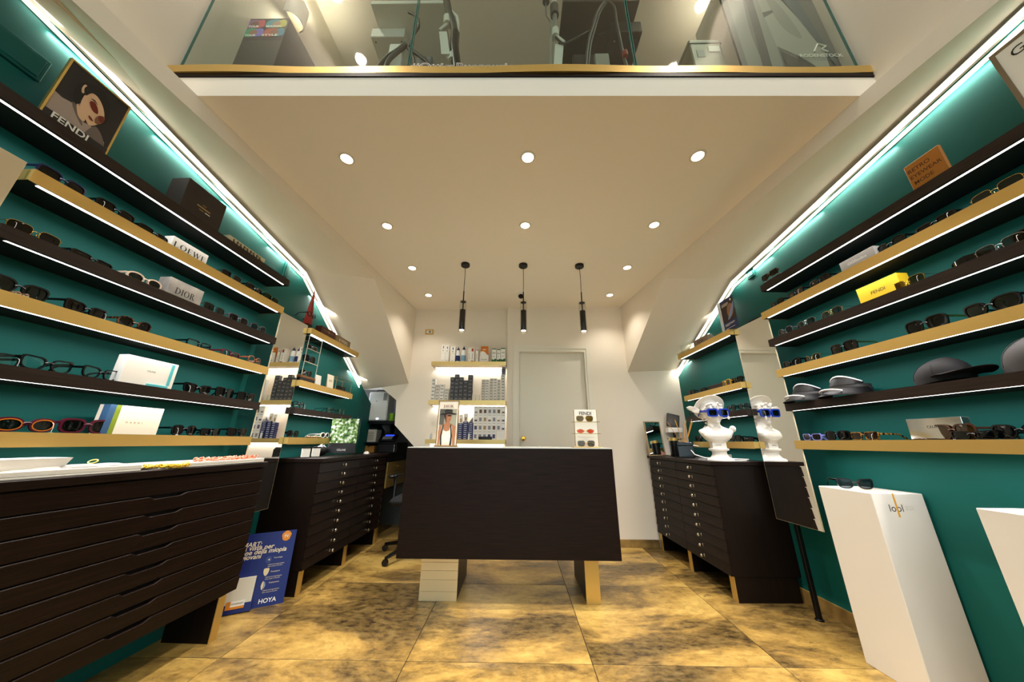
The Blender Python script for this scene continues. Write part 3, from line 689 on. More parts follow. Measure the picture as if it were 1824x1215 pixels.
    if mk not in _EY:
        _EY[mk] = [('frame', D['frame'].mesh('frame', fm, 50))] + [('lens', q.mesh('lens', lm, 60)) for q in D['lens']] + [('temple', q.mesh('temple', frame_mat(temple_mat) if temple_mat else fm, 50)) for q in D['temple']]
    th = thing(name, label, 'sunglasses' if name == 'sunglasses' else 'eyeglasses', loc, rz, group); th.scale = (scale,)*3
    if tilt: th.rotation_euler = (tilt, 0, rz)
    for n_, me in _EY[mk]: put(n_, me, th)
    if tagged: price_tag(th, (tagged*(cx+a*.6), -.012 if temples == 'open' else -.010, cz+b*.2))
    return th
_TG = None
def price_tag(parent, p, drop=.03):
    global _TG
    if _TG is None:
        m_ = mat('white tag card', '#efeae2', .6)
        _TG = MB().box(-.006, .006, -.0005, .0005, -.047, -.026).mesh('price_tag', m_), MB().tube([(0, .008, .006), (0, .002, .003), (0, -.001, -.010), (0, 0, -.027)], .0006, 5).mesh('string', m_)
    o = put('price_tag', _TG[0], parent, p); put('string', _TG[1], o)
def slot(key, u, v, back=.035):               # where something seen at (u, v) stands on shelf KEY, BACK behind its front edge
    W, dp, z, a, c = SH[key]; s, _ = on_wall(W, u, v, dp-back); q = wp(W, s, dp-back, z); return q, RZ[key[0]], s
NTH = {'L1': 'on the topmost long shelf by the drawer cabinet', }
G = [  # key, u, v, name, shape, frame, lens, extras, label
 ('L2', 118, 316, 'sunglasses', 'square', 'navy', 'dark', {}, 'large dark square sunglasses at the near end, upper gold shelf over the cabinet'),
 ('L2', 213, 369, 'sunglasses', 'square', 'black', 'dark', {'tagged': -1}, 'black square sunglasses with a white tag on the upper gold shelf over the cabinet'),
 ('L2', 280, 409, 'sunglasses', 'rect', 'black', 'dark', {}, 'narrow black sunglasses just before the white box with large serif lettering'),
 ('L2', 415, 491, 'sunglasses', 'square', 'crystal', 'dark', {}, 'dark-lensed sunglasses with pale frame just beyond the large-lettered white box'),
 ('L2', 455, 515, 'sunglasses', 'square', 'black', 'dark', {}, 'black square sunglasses second beyond the large-lettered white box'),
 ('L2', 485, 532, 'sunglasses', 'square', 'olive', 'olive', {}, 'olive crystal sunglasses at the far end of the upper gold shelf'),
 ('L3', 70, 406, 'sunglasses', 'navigator', 'gold', 'dark', {'tagged': -1}, 'thin gold framed dark sunglasses with a white tag on the dark wood shelf end'),
 ('L3', 172, 454, 'sunglasses', 'slim', 'black', 'dark', {}, 'slim black wire sunglasses between the gold framed pair and the cream pair'),
 ('L3', 262, 497, 'sunglasses', 'oval', 'cream', 'green', {}, 'cream framed oval sunglasses beside the grey marbled box'),
 ('L3', 385, 548, 'sunglasses', 'square', 'crystal', 'green', {}, 'square sunglasses in pale clear frame just past the grey marbled box'),
 ('L3', 427, 568, 'sunglasses', 'square', 'grey', 'dark', {}, 'dark grey square sunglasses second past the grey marbled box'),
 ('L3', 462, 584, 'sunglasses', 'round', 'grey', 'bluegrey', {}, 'grey rounded sunglasses at the far end of the third long shelf'),
 ('L4', 38, 508, 'sunglasses', 'butterfly', 'black', 'green', {'scale': 1.06}, 'big black butterfly sunglasses with a beaded chain on the gold shelf'),
 ('L4', 160, 546, 'sunglasses', 'cat', 'black', 'dark', {'tagged': 1}, 'thick black cat-eye sunglasses with a small white tag on the gold shelf'),
 ('L4', 243, 577, 'sunglasses', 'panto', 'tortoise', 'dark', {}, 'tortoiseshell rounded sunglasses at the middle of the gold shelf'),
 ('L4', 358, 612, 'eyeglasses', 'rect', 'black', 'clear', {}, 'black rectangular eyeglasses with clear lenses toward the far end of the gold shelf'),
 ('L4', 414, 628, 'eyeglasses', 'rect', 'red', 'teal', {'tagged': -1}, 'dark red eyeglasses with a white tag on the gold shelf'),
 ('L4', 455, 642, 'eyeglasses', 'round', 'rosy', 'clear', {}, 'rosy brown round eyeglasses at the far end of the gold shelf'),
 ('L5', 2, 608, 'eyeglasses', 'rect', 'black', 'clear', {'tagged': 1}, 'black eyeglasses with a white string at the near end of the lower dark shelf'),
 ('L5', 94, 637, 'eyeglasses', 'cat', 'black', 'clear', {}, 'bold black eyeglasses with clear lenses in the middle of the lower dark shelf'),
 ('L5', 187, 656, 'eyeglasses', 'cat', 'black', 'clear', {'scale': .95}, 'black eyeglasses with clear lenses touching the white leaning carton'),
 ('L5', 356, 687, 'sunglasses', 'cat', 'black', 'dark', {'tagged': -1, 'scale': 1.05}, 'large black cat-eye sunglasses with a hanging tag past the white leaning carton'),
 ('L5', 404, 697, 'sunglasses', 'big', 'black', 'dark', {'scale': .95}, 'black rounded sunglasses second past the white leaning carton'),
 ('L5', 441, 704, 'sunglasses', 'square', 'black', 'dark', {}, 'black square sunglasses at the far end of the lower dark shelf'),
 ('L6', 53, 747, 'sunglasses', 'oval', 'bordeaux', 'green', {'tagged': 1, 'scale': 1.08}, 'burgundy oval sunglasses with amber inner rims on the lowest gold shelf'),
 ('L6', 160, 751, 'sunglasses', 'oct', 'bordeaux', 'dark', {'scale': 1.1}, 'burgundy sunglasses with dark angular lenses touching the cream box with stripes'),
 ('L6', 332, 762, 'sunglasses', 'panto', 'black', 'dark', {'tagged': -1}, 'black sunglasses with a white tag just past the cream box with stripes'),
 ('L6', 379, 765, 'sunglasses', 'rect', 'black', 'dark', {}, 'black rectangular sunglasses second past the cream box with stripes'),
 ('L6', 425, 768, 'sunglasses', 'cat', 'black', 'dark', {}, 'black cat-eye sunglasses at the far end of the lowest gold shelf'),
 ('R2', 1766, 330, 'sunglasses', 'navigator', 'gold', 'green', {'scale': 1.05}, 'gold wire sunglasses at the near picture edge, upper gold shelf over the plinths'),
 ('R2', 1659, 388, 'sunglasses', 'rect', 'black', 'dark', {'tagged': 1}, 'black rectangular sunglasses with a white tag on the upper gold shelf over the plinths'),
 ('R2', 1582, 430, 'sunglasses', 'panto', 'black', 'green', {}, 'rounded black sunglasses just before the light grey carton'),
 ('R2', 1457, 497, 'sunglasses', 'square', 'black', 'dark', {}, 'black square sunglasses just past the light grey carton'),
 ('R2', 1414, 520, 'sunglasses', 'square', 'black', 'brown', {'tagged': 1}, 'black square sunglasses with a hanging tag, second past the light grey carton'),
 ('R2', 1382, 539, 'sunglasses', 'panto', 'black', 'dark', {}, 'black rounded sunglasses at the far end of the upper gold shelf over the plinths'),
 ('R3', 1838, 392, 'sunglasses', 'square', 'black', 'dark', {}, 'black sunglasses cut off by the picture edge on the third shelf over the plinths'),
 ('R3', 1772, 426, 'sunglasses', 'navigator', 'silver', 'smoke', {'tagged': 1}, 'silver wire smoky sunglasses behind the black wraparound pair'),
 ('R3', 1612, 498, 'sunglasses', 'navigator', 'gold', 'olive', {'tagged': 1}, 'gold wire sunglasses with olive lenses in front of the bright yellow box'),
 ('R3', 1478, 554, 'sunglasses', 'aviator', 'gold', 'smoke', {}, 'gold aviator sunglasses just past the bright yellow box'),
 ('R3', 1433, 572, 'sunglasses', 'aviator', 'silver', 'smoke', {}, 'silver aviator sunglasses second past the bright yellow box'),
 ('R3', 1397, 588, 'sunglasses', 'round', 'grey', 'smoke', {}, 'grey smoky round sunglasses at the far end of the third shelf over the plinths'),
 ('R4', 1760, 544, 'sunglasses', 'butterfly', 'black', 'green', {'scale': 1.08}, 'big black sunglasses with pale rim lines on the fourth shelf above the black cap'),
 ('R4', 1645, 576, 'sunglasses', 'big', 'black', 'dark', {'temple_mat': 'gold'}, 'black sunglasses with gilded temples on the fourth shelf'),
 ('R4', 1500, 620, 'sunglasses', 'big', 'black', 'dark', {'temple_mat': 'gold'}, 'glossy black rounded sunglasses with gold temples beside the gold wire pair'),
 ('R4', 1444, 635, 'sunglasses', 'hex', 'gold', 'green', {'tagged': 1}, 'gold wire angular sunglasses on the fourth shelf over the visors'),
 ('R4', 1408, 646, 'sunglasses', 'cat', 'black', 'dark', {'tagged': 1}, 'black cat-eye sunglasses with a white tag at the far end of the fourth shelf'),
 ('R6', 1444, 777, 'sunglasses', 'rect', 'lilac', 'dark', {'scale': .95}, 'lilac framed rectangular sunglasses at the far end of the lowest gold shelf'),
 ('R6', 1489, 776, 'sunglasses', 'oct', 'black', 'dark', {}, 'black angular sunglasses between the lilac and the leopard pair'),
 ('R6', 1537, 776, 'sunglasses', 'rect', 'leopard', 'brown', {'tagged': 1}, 'leopard patterned rectangular sunglasses on the lowest gold shelf'),
 ('R6', 1728, 770, 'sunglasses', 'slim', 'black', 'dark', {'scale': 1.05}, 'slim black cat-eye sunglasses beside the silver mirrored box'),
 ('R6', 1815, 766, 'sunglasses', 'butterfly', 'black', 'dark', {'scale': .95}, 'black butterfly sunglasses at the near end, lowest gold shelf over the plinths'),
 ('Ls3', 533, 722, 'eyeglasses', 'panto', 'black', 'clear', {'tagged': 1}, 'black and clear eyeglasses with a hanging tag on the short dark shelf over the chest'),
 ('Ls3', 590, 733, 'eyeglasses', 'round', 'crystal', 'clear', {}, 'crystal clear round eyeglasses on the short dark shelf over the chest'),
 ('Ls3', 609, 737, 'eyeglasses', 'panto', 'crystal', 'clear', {}, 'crystal clear eyeglasses at the far end of the short dark shelf'),
 ('Ls4', 523, 773, 'sunglasses', 'panto', 'black', 'dark', {}, 'black sunglasses at the near end of the lowest short shelf over the chest'),
 ('Ls4', 580, 776, 'sunglasses', 'oval', 'white', 'dark', {}, 'white round-framed sunglasses on the lowest short shelf behind the display with painted tree reflection'),
 ('Rs2', 1292, 681, 'sunglasses', 'square', 'yellow', 'brown', {}, 'amber yellow square sunglasses on the short gold shelf above the bust'),
 ('Rs2', 1311, 675, 'sunglasses', 'square', 'black', 'dark', {}, 'black square sunglasses next to the tall mirror on the short gold shelf'),
 ('Rs2', 1249, 694, 'sunglasses', 'rect', 'black', 'dark', {}, 'black sunglasses past the brown box on the short gold shelf'),
 ('Rs2', 1230, 699, 'sunglasses', 'square', 'black', 'dark', {}, 'black sunglasses at the far end of the short gold shelf above the bust'),
 ('Rs3', 1322, 719, 'eyeglasses', 'round', 'crystal', 'bluegrey', {}, 'crystal framed round glasses with bluish lenses behind the bust'),
 ('Rs3', 1300, 724, 'sunglasses', 'panto', 'black', 'smoke', {}, 'black framed smoky glasses beside the head of the bust'),
 ('Rs3', 1233, 737, 'eyeglasses', 'round', 'black', 'clear', {}, 'black wire round glasses behind the winged hat of the bust'),
 ('Rs4', 1330, 781, 'sunglasses', 'slim', 'black', 'dark', {}, 'slim black sunglasses by the tall mirror on the lowest short shelf'),
 ('Rs4', 1308, 781, 'sunglasses', 'oct', 'black', 'dark', {}, 'black sunglasses just behind the shoulder of the bust'),
 ('Rs4', 1243, 783, 'sunglasses', 'square', 'black', 'dark', {}, 'black sunglasses beyond the bust above the reed diffuser'),
]
for key, u, v, nm, sh, fr, ln, ex, lb in G:
    q, rz, s = slot(key, u, v)
    far = key[1] == 's'
    e_ = eyewear(nm, lb, q, rz + random.uniform(-.10, .10) + (.10 if key[0] == 'L' else -.10), sh, fr, ln, temples='open', **ex)
    if 'amber inner' in lb:
        m_ = mat('amber acetate', '#c06a14', .25); b = MB()
        for sg in (-1, 1):
            inn = outline('oval', sg, -.0015); out = outline('oval', sg, .0015); cx = .017/2+.0265+.006*.6; cz = .0175+.0065
            b.loft([[(sg*cx+x, 1.3*(sg*cx+x)**2-.0006, cz+z) for x, z in r_] for r_ in (inn, out)], cap=False)
        b.build('inner_rim', m_, e_)
# ================================================================== boxes and pictures on the shelves
def ext(key, u0, v0, u1, v1, back): return slot(key, u0, v0, back)[2], slot(key, u1, v1, back)[2]
def shelf_box(key, e0, e1, vt, name, label, cat, m, depth=.05, back=.03, h=None, word=None, wm=None, wk={}, serif=False, wsize=(.6, None), wz=.5, lean=0, tw=0, c=.001, bottom=0):
    """box whose front runs from pixel e0 to e1 along the shelf edge; vt = pixel of a top front corner, for its height"""
    W, dp, z, *_ = SH[key]; s0, s1 = ext(key, *e0, *e1, back)
    if h is None: h = on_wall(W, vt[0], vt[1], dp-back)[1]-z
    sc = (s0+s1)/2; wd = abs(s1-s0); t = thing(name, label, cat, wp(W, sc, dp-back, z), RZ[key[0]])
    if lean or tw: t.rotation_euler = (lean, 0, RZ[key[0]]+tw)
    MB().box(-wd/2, wd/2, 0, depth, 0, h, c).build('body', m, t)
    if word: letters(t, word, lambda a, b: (a, -.0006, h*wz+b), wd*wsize[0], wsize[1]*h if wsize[1] else None, wm, serif=serif, **wk)
    return t, wd, h
INK = mat('dark print', '#1a1817', .6); WINK = mat('white print', '#efe9df', .5); GINK = mat('gold print', '#b3925a', .4, .5); BROWNI = mat('brown print', '#7a3b22', .6)
CARD = mat('cream carton', '#efe4cd', .6); WCARD = mat('white carton', '#eee9df', .55)
t, wd, h = shelf_box('L1', (318, 368), (390, 410), (345, 321), 'gift_box', 'dark brown square gift box on the topmost long shelf', 'box', mat('dark brown carton', '#2a1f1a', .6), .10, .03, c=.0015)
letters(t, 'XX', lambda a, b: (a, -.0006, h*.52+b), wd*.10, None, GINK)
flat_print(t, [(GINK, [(.33, .42), (.67, .42), (.67, .455), (.33, .455)], 0), (GINK, [(.40, .34), (.52, .34), (.52, .36), (.40, .36)], 0), (WINK, [(.55, .335), (.68, .335), (.68, .36), (.55, .36)], 0)], lambda a, b, d: (wd*(a-.5), -.0004-d, h*b))
t, wd, h = shelf_box('L1', (405, 432), (470, 472), (408, 417), 'patterned_box', 'low cream box with a dark geometric pattern at the far end of the topmost shelf', 'box', mat('cream leather card', '#c9bd9a', .6), .06, .03)
PAT = mat('brown geometric print', '#4a3f26', .6); ly = []
for i in range(9):
    x = .10+.09*i
    ly += [(PAT, [(x, .15), (x+.035, .15), (x+.035, .85), (x, .85)], 0), (PAT, [(x+.035, .4+.3*(i % 2)), (x+.075, .15+.3*(i % 2)), (x+.075, .35+.3*(i % 2)), (x+.035, .6+.3*(i % 2))], 0)]
flat_print(t, ly, lambda a, b, d: (wd*(a-.5), -.0004-d*.2, h*b))
shelf_box('L2', (304, 436), (367, 470), (311, 420), 'carton', 'white carton with large black serif lettering on the upper gold shelf', 'box', WCARD, .05, .035, word='LOEWE', wm=INK, serif=True, wsize=(.86, .40), wz=.48)
shelf_box('L3', (297, 515), (357, 541), (300, 490), 'marbled_box', 'grey marbled box with dark serif lettering on the third long shelf', 'box', mat('grey marbled card', '#a79f92', .5, var=((14, 14, 14), '#86807a', .35, .65)), .06, .035, word='DIOR', wm=INK, serif=True, wsize=(.55, .34), wz=.42)
t, wd, h = shelf_box('L5', (213, 672), (306, 690), (221, 629), 'carton', 'large white carton leaning on the lower dark shelf with turquoise strips', 'box', WCARD, .045, .03, word='CELINE', wm=INK, wsize=(.16, None), wz=.55, wk={'space': 1.1})
CY = mat('turquoise strip', '#57b9c0', .3)
MB().box(wd*.36, wd*.36+.014, -.002, 0, h*.14, h*.96, .0008).build('strip', CY, t); MB().box(-wd*.02, wd*.40, -.004, 0, .002, .014, .001).build('strip', CY, t)
t, wd, h = shelf_box('L6', (180, 766), (280, 768), (186, 719), 'striped_box', 'cream box with blue and green end stripes on the lowest gold shelf', 'box', CARD, .05, .04, word='MARNI', wm=BROWNI, wsize=(.30, None), wz=.42, wk={'space': 2.4})
MB().box(-wd/2-.0004, -wd/2+.022, -.0008, .03, .0, h).build('blue_stripe', mat('blue card', '#31557a', .6), t); MB().box(-wd/2+.022, -wd/2+.040, -.0008, 0, .0, h).build('green_stripe', mat('green card', '#7c8f1e', .6), t)
t, wd, h = shelf_box('R2', (1560, 452), (1499, 483), (1500, 467), 'carton', 'light grey carton with white lettering on the upper gold shelf over the plinths', 'box', mat('grey carton', '#a19d96', .55), .05, .03, word='GIGIStudios', wm=WINK, wsize=(.55, None), wz=.55)
t, wd, h = shelf_box('R3', (1604, 507), (1531, 535), (1533, 513), 'yellow_box', 'bright yellow box on the third shelf over the plinths', 'box', mat('yellow carton', '#e8c21e', .5), .055, .045, word='FENDI', wm=INK, wsize=(.34, None), wz=.5)
t, wd, h = shelf_box('R6', (1722, 775), (1622, 778), (1612, 741), 'mirrored_box', 'silver mirrored box leaning on the lowest gold shelf', 'box', mat('mirrored card', '#d9d6cf', .06, 1), .035, .06, word='CELINE', wm=INK, wsize=(.26, None), wz=.60, wk={'space': 1.1}, h=.092, lean=-.06)
MB().box(-wd/2, wd/2, .0005, .036, .0005, .0925, .001).build('carton', mat('grey-green carton', '#6d7a72', .6), t)
# orange leather plaque and the case on the topmost shelf of the plinth wall
W_, dp_, z_, *_ = SH['R1']
t, wd, h = shelf_box('R1', (1690, 292), (1618, 322), (1690, 243), 'leather_plaque', 'orange leather plaque with stamped dark lettering on the topmost shelf over the plinths', 'sign', mat('orange leather', '#a8691c', .55, bump=(120, .3)), .012, .03, c=.004)
PINK_ = mat('stamped print', '#4a2b0c', .7)
for k, wd_s in enumerate(('RETRO', 'EYEWEAR', 'MODE')):
    letters(t, wd_s, lambda a, b, k=k: (-wd*.42+a+wd*(.30 if k != 1 else .42)*1.0, -.0006, h*(.74-.22*k)+b), wd*(.60, .84, .52)[k], None, PINK_, bold=.01)
t = thing('glasses_case', 'dark brown hard case with folded glasses on top, topmost plinth wall shelf', 'case', slot('R1', 1374, 497, .05)[0], RZ['R'])
MB().box(-.075, .075, 0, .05, 0, .042, .006).build('body', mat('dark brown leather', '#2a1c14', .5), t, True); MB().box(-.0755, .0755, -.0005, .05, .024, .0255).build('seam', BLACK, t)
q = slot('R1', 1374, 497, .05)[0]
eyewear('eyeglasses', 'tortoiseshell glasses lying folded on the dark brown case', q+Vector((-.012, 0, .0425)), RZ['R'], 'rect', 'tortoise', 'dark', 'folded')
t, wd, h = shelf_box('Rs2', (1290, 694), (1263, 701), (1262, 683), 'brown_box', 'small dark brown box beside the amber sunglasses on the short gold shelf', 'box', mat('dark brown carton', '#2a1f1a'), .05, .06, h=.05)
t, wd, h = shelf_box('Rs1', (1262, 611), (1237, 622), (1237, 612), 'taupe_box', 'taupe box with dark script lettering on the short top shelf over the bust', 'box', mat('taupe carton', '#8b7660', .6), .05, .03, h=.070, word='Kyme', wm=INK, wsize=(.42, None), wz=.5, wk={'shear': .3})
t, wd, h = shelf_box('Ls1', (570, 601), (595, 613), (594, 592), 'mahogany_box', 'reddish brown box with gold emblem on the short top shelf', 'box', mat('mahogany card', '#4a1f14', .4), .06, .035, h=.085)
flat_print(t, [(GINK, [(.15, .62), (.43, .62), (.43, .66), (.15, .66)], 0), (GINK, [(.57, .62), (.85, .62), (.85, .66), (.57, .66)], 0), (GINK, [(.45, .64), (.5, .76), (.55, .64), (.5, .52)], 1)], lambda a, b, d: (wd*(a-.5), -.0004-d, h*b))
t, wd, h = shelf_box('Ls1', (597, 614), (622, 625), (620, 605), 'tan_box', 'tan box with white lettering next to the reddish brown box', 'box', mat('tan card', '#8f7450', .55), .06, .035, h=.078, word='KYPERS', wm=WINK, wsize=(.6, None), wz=.55)
# framed portrait with a dark band, left topmost shelf
def picture_frame(name, label, loc, rz, w_, h_, fm, th=.012, bw=.006, tilt=0):
    t = thing(name, label, 'picture', loc, rz); t.rotation_euler = (tilt, 0, rz)
    for x0, x1, z0, z1 in ((-w_/2, w_/2, 0, bw), (-w_/2, w_/2, h_-bw, h_), (-w_/2, -w_/2+bw, bw, h_-bw), (w_/2-bw, w_/2, bw, h_-bw)): MB().box(x0, x1, 0, th, z0, z1).build('frame_side', fm, t)
    MB().box(-w_/2+bw, w_/2-bw, .003, th-.001, bw, h_-bw).build('backing', mat('picture backing', '#241f1d', .5), t)
    return t
C_ = lambda n, h, r_=.6: mat(n, h, r_)
W_, dp_, z_, *_ = SH['L1']
s0, s1 = ext('L1', 78, 182, 194, 268, .03); hh = on_wall(W_, 132, 105, dp_-.03)[1]-z_
t = picture_frame('framed_portrait', 'gold framed portrait of a dark-haired person in rust tinted glasses and grey coat', wp(LW, (s0+s1)/2, dp_-.03, z_), RZ['L'], s1-s0, hh, GOLD)
pw, ph = s1-s0-.012, hh-.012
skin = C_('print skin', '#dab08c'); hair = C_('print dark hair', '#15100f'); coat = C_('print grey coat', '#a39084'); coat2 = C_('print coat shade', '#6b5d56'); rust = C_('print rust lens', '#6e1f10'); bg = C_('print charcoal', '#241f1e'); skin2 = C_('print skin shade', '#7d5238')
flat_print(t, [(bg, [(0, 0), (1, 0), (1, 1), (0, 1)], 0),
  (coat, [(.0, .16), (.0, .42), (.12, .40), (.28, .43), (.36, .50), (.52, .28), (.62, .30), (.80, .27), (.92, .20), (.97, .0), (.0, .0)], 0),
  (coat2, [(.60, .14), (.68, .33), (.80, .30), (.92, .18), (.95, .05), (.62, .04)], 1),
  (coat2, [(.26, .43), (.34, .34), (.50, .22), (.52, .24), (.40, .38), (.32, .45)], 1),
  (hair, [(.20, .62), (.24, .80), (.42, .92), (.60, .90), (.74, .78), (.80, .62), (.80, .48), (.74, .42), (.66, .52), (.40, .70), (.34, .46), (.26, .48)], 1),
  (skin, [(.35, .56), (.36, .70), (.44, .78), (.55, .76), (.66, .68), (.74, .56), (.74, .46), (.70, .38), (.63, .30), (.57, .30), (.50, .36), (.44, .40), (.38, .44)], 1),
  (skin, [(.32, .46), (.44, .42), (.52, .34), (.50, .28), (.40, .32)], 1), (skin, [(.27, .72), (.28, .80), (.33, .80), (.35, .74), (.33, .68), (.30, .66)], 1),
  (hair, [(.30, .76), (.40, .90), (.58, .88), (.72, .74), (.76, .62), (.66, .70), (.52, .77), (.42, .76), (.36, .66)], 1),
  (skin2, [(.66, .52), (.74, .56), (.76, .48), (.72, .40), (.66, .38), (.63, .44)], 1),
  (rust, [(.45, .62), (.51, .66), (.59, .61), (.63, .53), (.56, .52), (.49, .56)], 1), (rust, [(.66, .52), (.72, .54), (.76, .49), (.74, .44), (.68, .46)], 1),
  (hair, [(.44, .67), (.50, .69), (.57, .65), (.50, .67)], 1), (C_('print lips', '#7a3a2c'), [(.53, .42), (.58, .41), (.62, .38), (.58, .37), (.54, .39)], 1),
  (bg, [(0, .0), (1, .0), (1, .13), (0, .13)], 0)], lambda a, b, d: ((a-.5)*pw, .003-d, .006+b*ph))
letters(t, 'FENDI', lambda a, b: (a-.02, -.003, .006+ph*.085+b), pw*.56, None, WINK, bold=.02)
# access panels and small plates on the teal walls
def plate(W, key, u0, v0, u1, v1, label):
    s0, z0 = on_wall(W, u0, v0, .008); s1, z1 = on_wall(W, u1, v1, .008); w_, h_ = abs(s1-s0), abs(z1-z0)
    if s0 < 1: s0, s1, z0, z1 = .42, .84, 2.345, 2.455; w_, h_ = s1-s0, z1-z0
    t = thing('access_panel', label, 'panel', wp(W, (s0+s1)/2, 0, min(z0, z1)), RZ[key])
    MB().box(-w_/2, w_/2, -.010, -.0005, 0, h_, .003).build('frame', TEAL, t); MB().box(-w_/2+.012, w_/2-.012, -.013, -.010, .012, h_-.012, .002).build('cover', TEAL, t)
plate(LW, 'L', 68, 148, 88, 115, 'teal painted rectangular panel set into the teal wall beside the framed portrait')
plate(LW, 'L', 503, 492, 518, 470, 'small teal painted plate under the cove light at the far end of the topmost shelf')
plate(RW, 'R', 1345, 490, 1328, 484, 'small teal painted plate under the cove light past the dark brown case')
# cropped white picture on the plinth wall
s0, s1 = ext('R1', 1820, 193, 1762, 100, .03)
q0 = on_wall(RW, 1760, 103, .15); q1 = on_wall(RW, 1826, 197, .15)
t = picture_frame('white_picture', 'white poster in a taupe frame with widely spaced black capitals on the topmost shelf', wp(RW, q1[0]-.25 if False else q0[0]-.24, .15, 2.078), RZ['R'], .48, q0[1]-2.078, mat('taupe frame', '#7d6a52', .5), .015, .012)
ph = q0[1]-2.078
flat_print(t, [(WCARD, [(0, 0), (1, 0), (1, 1), (0, 1)], 0), (mat('pale print', '#cfc4bb', .6), [(.14, .0), (.86, .0), (.86, .80), (.14, .80)], 0)], lambda a, b, d: ((a-.5)*.456, .003-d, .012+b*(ph-.024)))
letters(t, 'GIVENCHY', lambda a, b: (a, .0015, ph-.052+b), .40, None, INK, space=1.9)
# ================================================================== tall mirrors on stands
def tall_mirror(W, key, s0, s1, z0, z1, label, pole=None, d=.10):
    w_ = s1-s0; t = thing('tall_mirror', label, 'mirror', wp(W, (s0+s1)/2, d, 0), RZ[key])
    MB().box(-w_/2, w_/2, .0005, .008, z0, z1).build('back_board', mat('pale edge', '#d8cba8', .5), t)
    MB().box(-w_/2+.0015, w_/2-.0015, 0, .0006, z0+.0015, z1-.0015).build('glass', MIRROR, t)
    n = 1 if key == 'L' else -1
    if pole is not None:
        x = n*(pole-(s0+s1)/2)
        MB().box(x-.012, x+.012, .012, .036, .012, z1-.05, .002).build('pole', BLACKM, t); MB().lathe([(.022, 0), (.022, .006), (.014, .012)], 16, (x, .024, 0)).build('foot', BLACKM, t, True)
        x1 = n*(s1-.03-(s0+s1)/2); xa, xb = sorted((x, x1))
        MB().box(xa, xb, d-.03, d-.012, z1+.035, z1+.065).box(x1-.012, x1+.012, d-.03, d-.012, z0+.45, z1+.035).build('wall_frame', BLACKM, t)
    return t
tall_mirror(LW, 'L', 2.118, 2.408, .55, 1.908, 'tall frameless mirror between the long shelves and the short shelves by the nook', None, .135)
tall_mirror(RW, 'R', 2.10, 2.438, .512, 1.882, 'tall frameless mirror on a black pole next to the white bust', 2.31, .14)
tall_mirror(LW, 'L', .50, .846, .93, 1.939, 'tall frameless mirror at the near end of the long shelves over the drawer cabinet', None, .155)
# ================================================================== white plinths
def plinth(x, y, label, w_=.24, d_=.272, h=.778, logo=True, rz=0):
    t = thing('plinth', label, 'plinth', (x, y, 0), rz)
    MB().box(0, w_, 0, d_, 0, h, .002).build('body', MATTW, t)
    if logo:
        lp = lambda dx, dz: (lambda a, b: (w_*.40+dx+a, -.0006, h-dz+b))
        letters(t, 'lool', lp(0, .062), .062, None, mat('soft black print', '#2b2a28', .6))
        letters(t, 'BUILT TO', lp(.062, .057), .036, None, mat('pale grey print', '#b9b2a6', .6)); letters(t, 'BE LIGHT', lp(.062, .067), .036, None, mat('pale grey print', ''))
    tp = mat('yellow tape', '#dba53a', .4)
    MB().box(w_*.40, w_*.40+.008, -.0012, 0, h-.10, h+.0008).box(w_*.40, w_*.40+.008, -.0012, d_*.55, h, h+.001).build('tape', tp, t)
    return t
plinth(1.682, 1.660, 'tall white display plinth with black cat-eye sunglasses on top, under the gold shelf')
plinth(1.70, 1.045, 'white display plinth partly cut off by the picture edge', logo=True)
eyewear('sunglasses', 'black cat-eye sunglasses with grey lenses standing on the white plinth', (1.752, 1.79, .7792), R(-24), 'cat', 'black', 'bluegrey')
